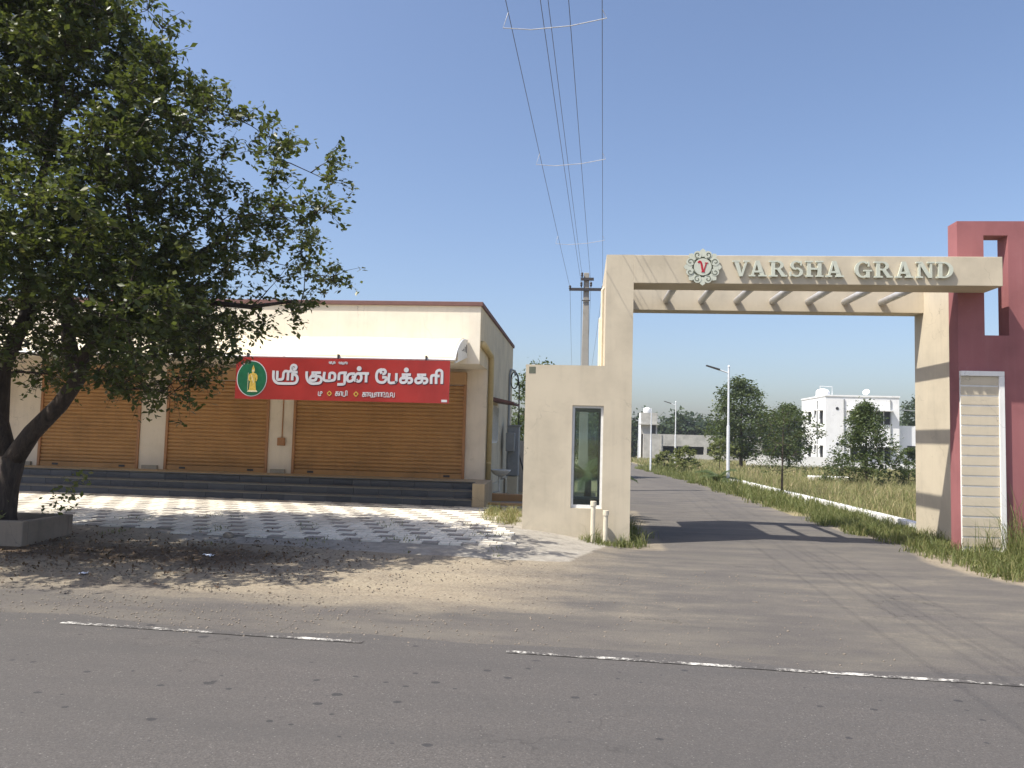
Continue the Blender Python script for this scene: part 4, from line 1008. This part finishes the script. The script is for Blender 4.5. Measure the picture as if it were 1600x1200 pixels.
# grass
def scatter(n, x0, x1, y0, y1, keep=None, zf=lambda x, y: zfield(y)):
    x = rng.uniform(x0, x1, n*2); y = rng.uniform(y0, y1, n*2)
    if keep is not None:
        k = np.array([keep(a, b_) for a, b_ in zip(x, y)]); x, y = x[k], y[k]
    x, y = x[:n], y[:n]; return np.stack([x, y, np.array([zf(a, b_) for a, b_ in zip(x, y)])], 1)
def tufts(n, nb, spread, x0, x1, y0, y1, keep, h, zf=lambda x, y: zfield(y)):
    c = scatter(n, x0, x1, y0, y1, keep, zf); hh_ = h*rng.gamma(4, .25, len(c))
    P = np.repeat(c, nb, 0) + rng.normal(size=(len(c)*nb, 3))*[spread, spread, 0]
    return P, np.repeat(hh_, nb)
def redge(y): return 5.95 - .18*math.sin(y*1.1) - max(0, y-14)*.034 + max(0, 14-y)*.18
def clump(x, y): return math.sin(x*2.3+y*.7)+math.sin(y*1.9-x)+math.sin(x*5.1)*.5
k1 = lambda x, y: x > redge(y)+.12*math.sin(y*5) and random.random() < .12+.45*(clump(x*1.6, y*1.3) > -.1)+.4*sm((x-redge(y)-.1)/.7)
tag(stuff(link('verge_grass', blades_mesh('verge_grass', *tufts(2600, 14, .07, 4.6, 7.6, 11.2, 24, k1, .17), 'grass', .9, .006))), 'green grass strip along the right edge of the side road', 'grass')
tag(stuff(link('verge_grass_far', blades_mesh('verge_grass_far', *tufts(2600, 9, .12, 4.2, 7.4, 24, 62, lambda x, y: x > redge(y)-.1, .26), 'grass', .9, .012))), 'green grass strip beside the far stretch of the side road', 'grass')
tag(stuff(link('tall_grass', blades_mesh('tall_grass', *tufts(520, 20, .06, 6.7, 11, 12.8, 14.7, lambda x, y: x > 7.35-(y-13)*.15 and random.random() < .25+.75*sm((x-7.2)/.7), .62), 'grass', .8, .005))), 'tall wild grass at the foot of the pink wall', 'grass')
tag(stuff(link('field_grass', blades_mesh('field_grass', *tufts(5500, 13, .11, 7.6, 30, 17.5, 45, lambda x, y: x/y < .52, .30), 'drygrass', .8, .008))), 'dry tan grass covering the near part of the field', 'grass')
tag(stuff(link('field_grass_far', blades_mesh('field_grass_far', scatter(45000, 6, 42, 45, 103, lambda x, y: x > 5.6), .55, 'drygrass', .6, .03, tn=None))), 'pale green and tan grass in the far part of the field', 'grass')
tag(stuff(link('gate_weeds', blades_mesh('gate_weeds', *[np.concatenate(q) for q in zip(tufts(75, 16, .05, -.2, 1.2, 13.3, 14.15, lambda x, y: (x-.6)**2/.35+(y-14.0)**2/.22 < random.random(), .16, zg), tufts(90, 16, .06, .92, 1.6, 13.8, 17, lambda x, y: x < 1.1+.3*math.sin(y*3)*random.random(), .26, zg))], 'grass', 1.0, .005))), 'green weeds growing round the foot of the gate post', 'weeds')
tag(stuff(link('passage_weeds', blades_mesh('passage_weeds', *tufts(170, 15, .06, -2.3, -1.05, 14.2, 17.6, lambda x, y: (x+1.55+.1*(y-15.5))**2/.16+(y-15.9)**2/2.0 < 1 and clump(x*2, y*2) > -.8, .15, zg), 'drygrass', 1.1, .005))), 'dry weeds between the paved apron and the gate wing', 'weeds')
ww = scatter(2600, -13, -1.2, 11.6, 14.4, lambda x, y: clump(x*1.7, y*2.2) > 1.25, zg); ww[:, 2] += .015
tag(stuff(link('apron_weeds', blades_mesh('apron_weeds', ww, .05, 'grass', 1.0, .006))), 'small weeds in the joints of the paved apron', 'weeds')
# leaf litter and gravel
lp = scatter(9000, -15, -2.4, 8.6, 13.4, lambda x, y: random.random() < math.exp(-((y-10.8)/1.2)**2)*sm((-2.4-x)/2.5), zg); lp[:, 2] += .012
lm = leaves_mesh('leaf_litter', lp, .055, 'litter', 0, 2.0); tag(stuff(link('leaf_litter', lm)), 'brown fallen leaves under the shade tree', 'leaves')
def pebbles(n, x0, x1, y0, y1, keep, s0, s1):
    P = scatter(n, x0, x1, y0, y1, keep, zg); s = rng.uniform(s0, s1, len(P))**1
    base = np.array([(1, 0, 0), (-1, 0, 0), (0, 1, 0), (0, -1, 0), (0, 0, .8), (0, 0, -.6)])
    Fb = np.array([(0, 2, 4), (2, 1, 4), (1, 3, 4), (3, 0, 4), (2, 0, 5), (1, 2, 5), (3, 1, 5), (0, 3, 5)])
    V_ = P[:, None, :] + base[None]*s[:, None, None]*rng.uniform(.6, 1.3, (len(P), 6, 1)); V_[:, :, 2] += .004
    F_ = (np.arange(len(P))[:, None, None]*6 + Fb[None]).reshape(-1, 3)
    return np_mesh('gravel', V_.reshape(-1, 3), F_, 'stone')
tag(stuff(link('gravel', pebbles(7000, -14, 3, 6.9, 11.5, lambda x, y: random.random() < .15+.85*sm((1.0-x)/5), .004, .016))), 'loose gravel on the sandy road verge', 'gravel')
def rock(name, label, x, y, s, mat='stone'):
    b_ = MB(); b_.lathe((0, 0, 0), [(.5*s, -.2*s), (1.0*s, .1*s), (.95*s, .6*s), (.6*s, .95*s), (.15*s, 1.05*s)], 9)
    b_.v = [(v[0]*(1+random.uniform(-.15, .15)), v[1]*(1+random.uniform(-.15, .15)), v[2]*(1+random.uniform(-.1, .1))) for v in b_.v]
    o = b_.build(name, mat); o.location = (x, y, zg(x, y)); return tag(o, label, 'stone')
rock('stone', 'grey stone lying at the front edge of the paved apron', -5.75, 12.3, .085)
def scrap(name, label, x, y, s):
    b_ = MB(); n = 5
    for j in range(n):
        for i in range(n): b_.v.append(((i/4-.5)*s*1.6, (j/4-.5)*s, .012+random.uniform(0, .35)*s))
    b_.f = [(j*n+i, j*n+i+1, (j+1)*n+i+1, (j+1)*n+i) for j in range(n-1) for i in range(n-1)]
    o = b_.build(name, 'paper'); o.location = (x, y, zg(x, y)); o.rotation_euler[2] = random.uniform(0, 3); tag(o, label, 'litter')
scrap('paper_scrap', 'crumpled white paper scrap in the shade below the apron', -5.35, 10.85, .10)
scrap('plastic_scrap', 'pale plastic scrap on the sandy verge', -6.25, 9.35, .09)
# a few leafy shoots at the tree foot
P = np.concatenate([np.array(c) + rng.normal(size=(40, 3))*[.1, .1, .12] for c in ((-8.45, 12.0, .75), (-8.35, 12.2, .95), (-8.5, 11.9, .55), (-8.9, 11.1, .42))])
stuff(link('shoots', leaves_mesh('shoots', P, .1, 'grass'), tree))

# ------------------------------------------------------------ thin haze
hm = bpy.data.materials.new('haze'); hm.use_nodes = True; ht = hm.node_tree
for n_ in list(ht.nodes):
    if n_.type == 'BSDF_PRINCIPLED': ht.nodes.remove(n_)
pv_ = ht.nodes.new('ShaderNodeVolumePrincipled'); pv_.inputs['Color'].default_value = (.80, .88, 1, 1); pv_.inputs['Density'].default_value = .0004
ht.links.new(pv_.outputs[0], ht.nodes['Material Output'].inputs['Volume'])
MT['haze'] = hm
hz_ = MB().box(-1600, 1600, -1600, 2600, -3.5, 12).build('haze', 'haze'); hz_['kind'] = 'stuff'
tag(hz_, 'thin pale haze lying over the whole view', 'haze')

# ------------------------------------------------------------ put each thing's Empty at its base
bpy.context.view_layer.update()
def corners(o):
    out = [o.matrix_world @ Vector(c) for c in o.bound_box] if o.type == 'MESH' else []
    for ch in o.children: out += corners(ch)
    return out
for o in [o for o in C.objects if o.type == 'EMPTY' and o.parent is None]:
    cs = corners(o)
    if not cs: continue
    L = Vector(((min(c.x for c in cs)+max(c.x for c in cs))/2, (min(c.y for c in cs)+max(c.y for c in cs))/2, min(c.z for c in cs)))
    o.location = L
    for ch in o.children: ch.location = ch.location - L
    if 'base' in o: del o['base']
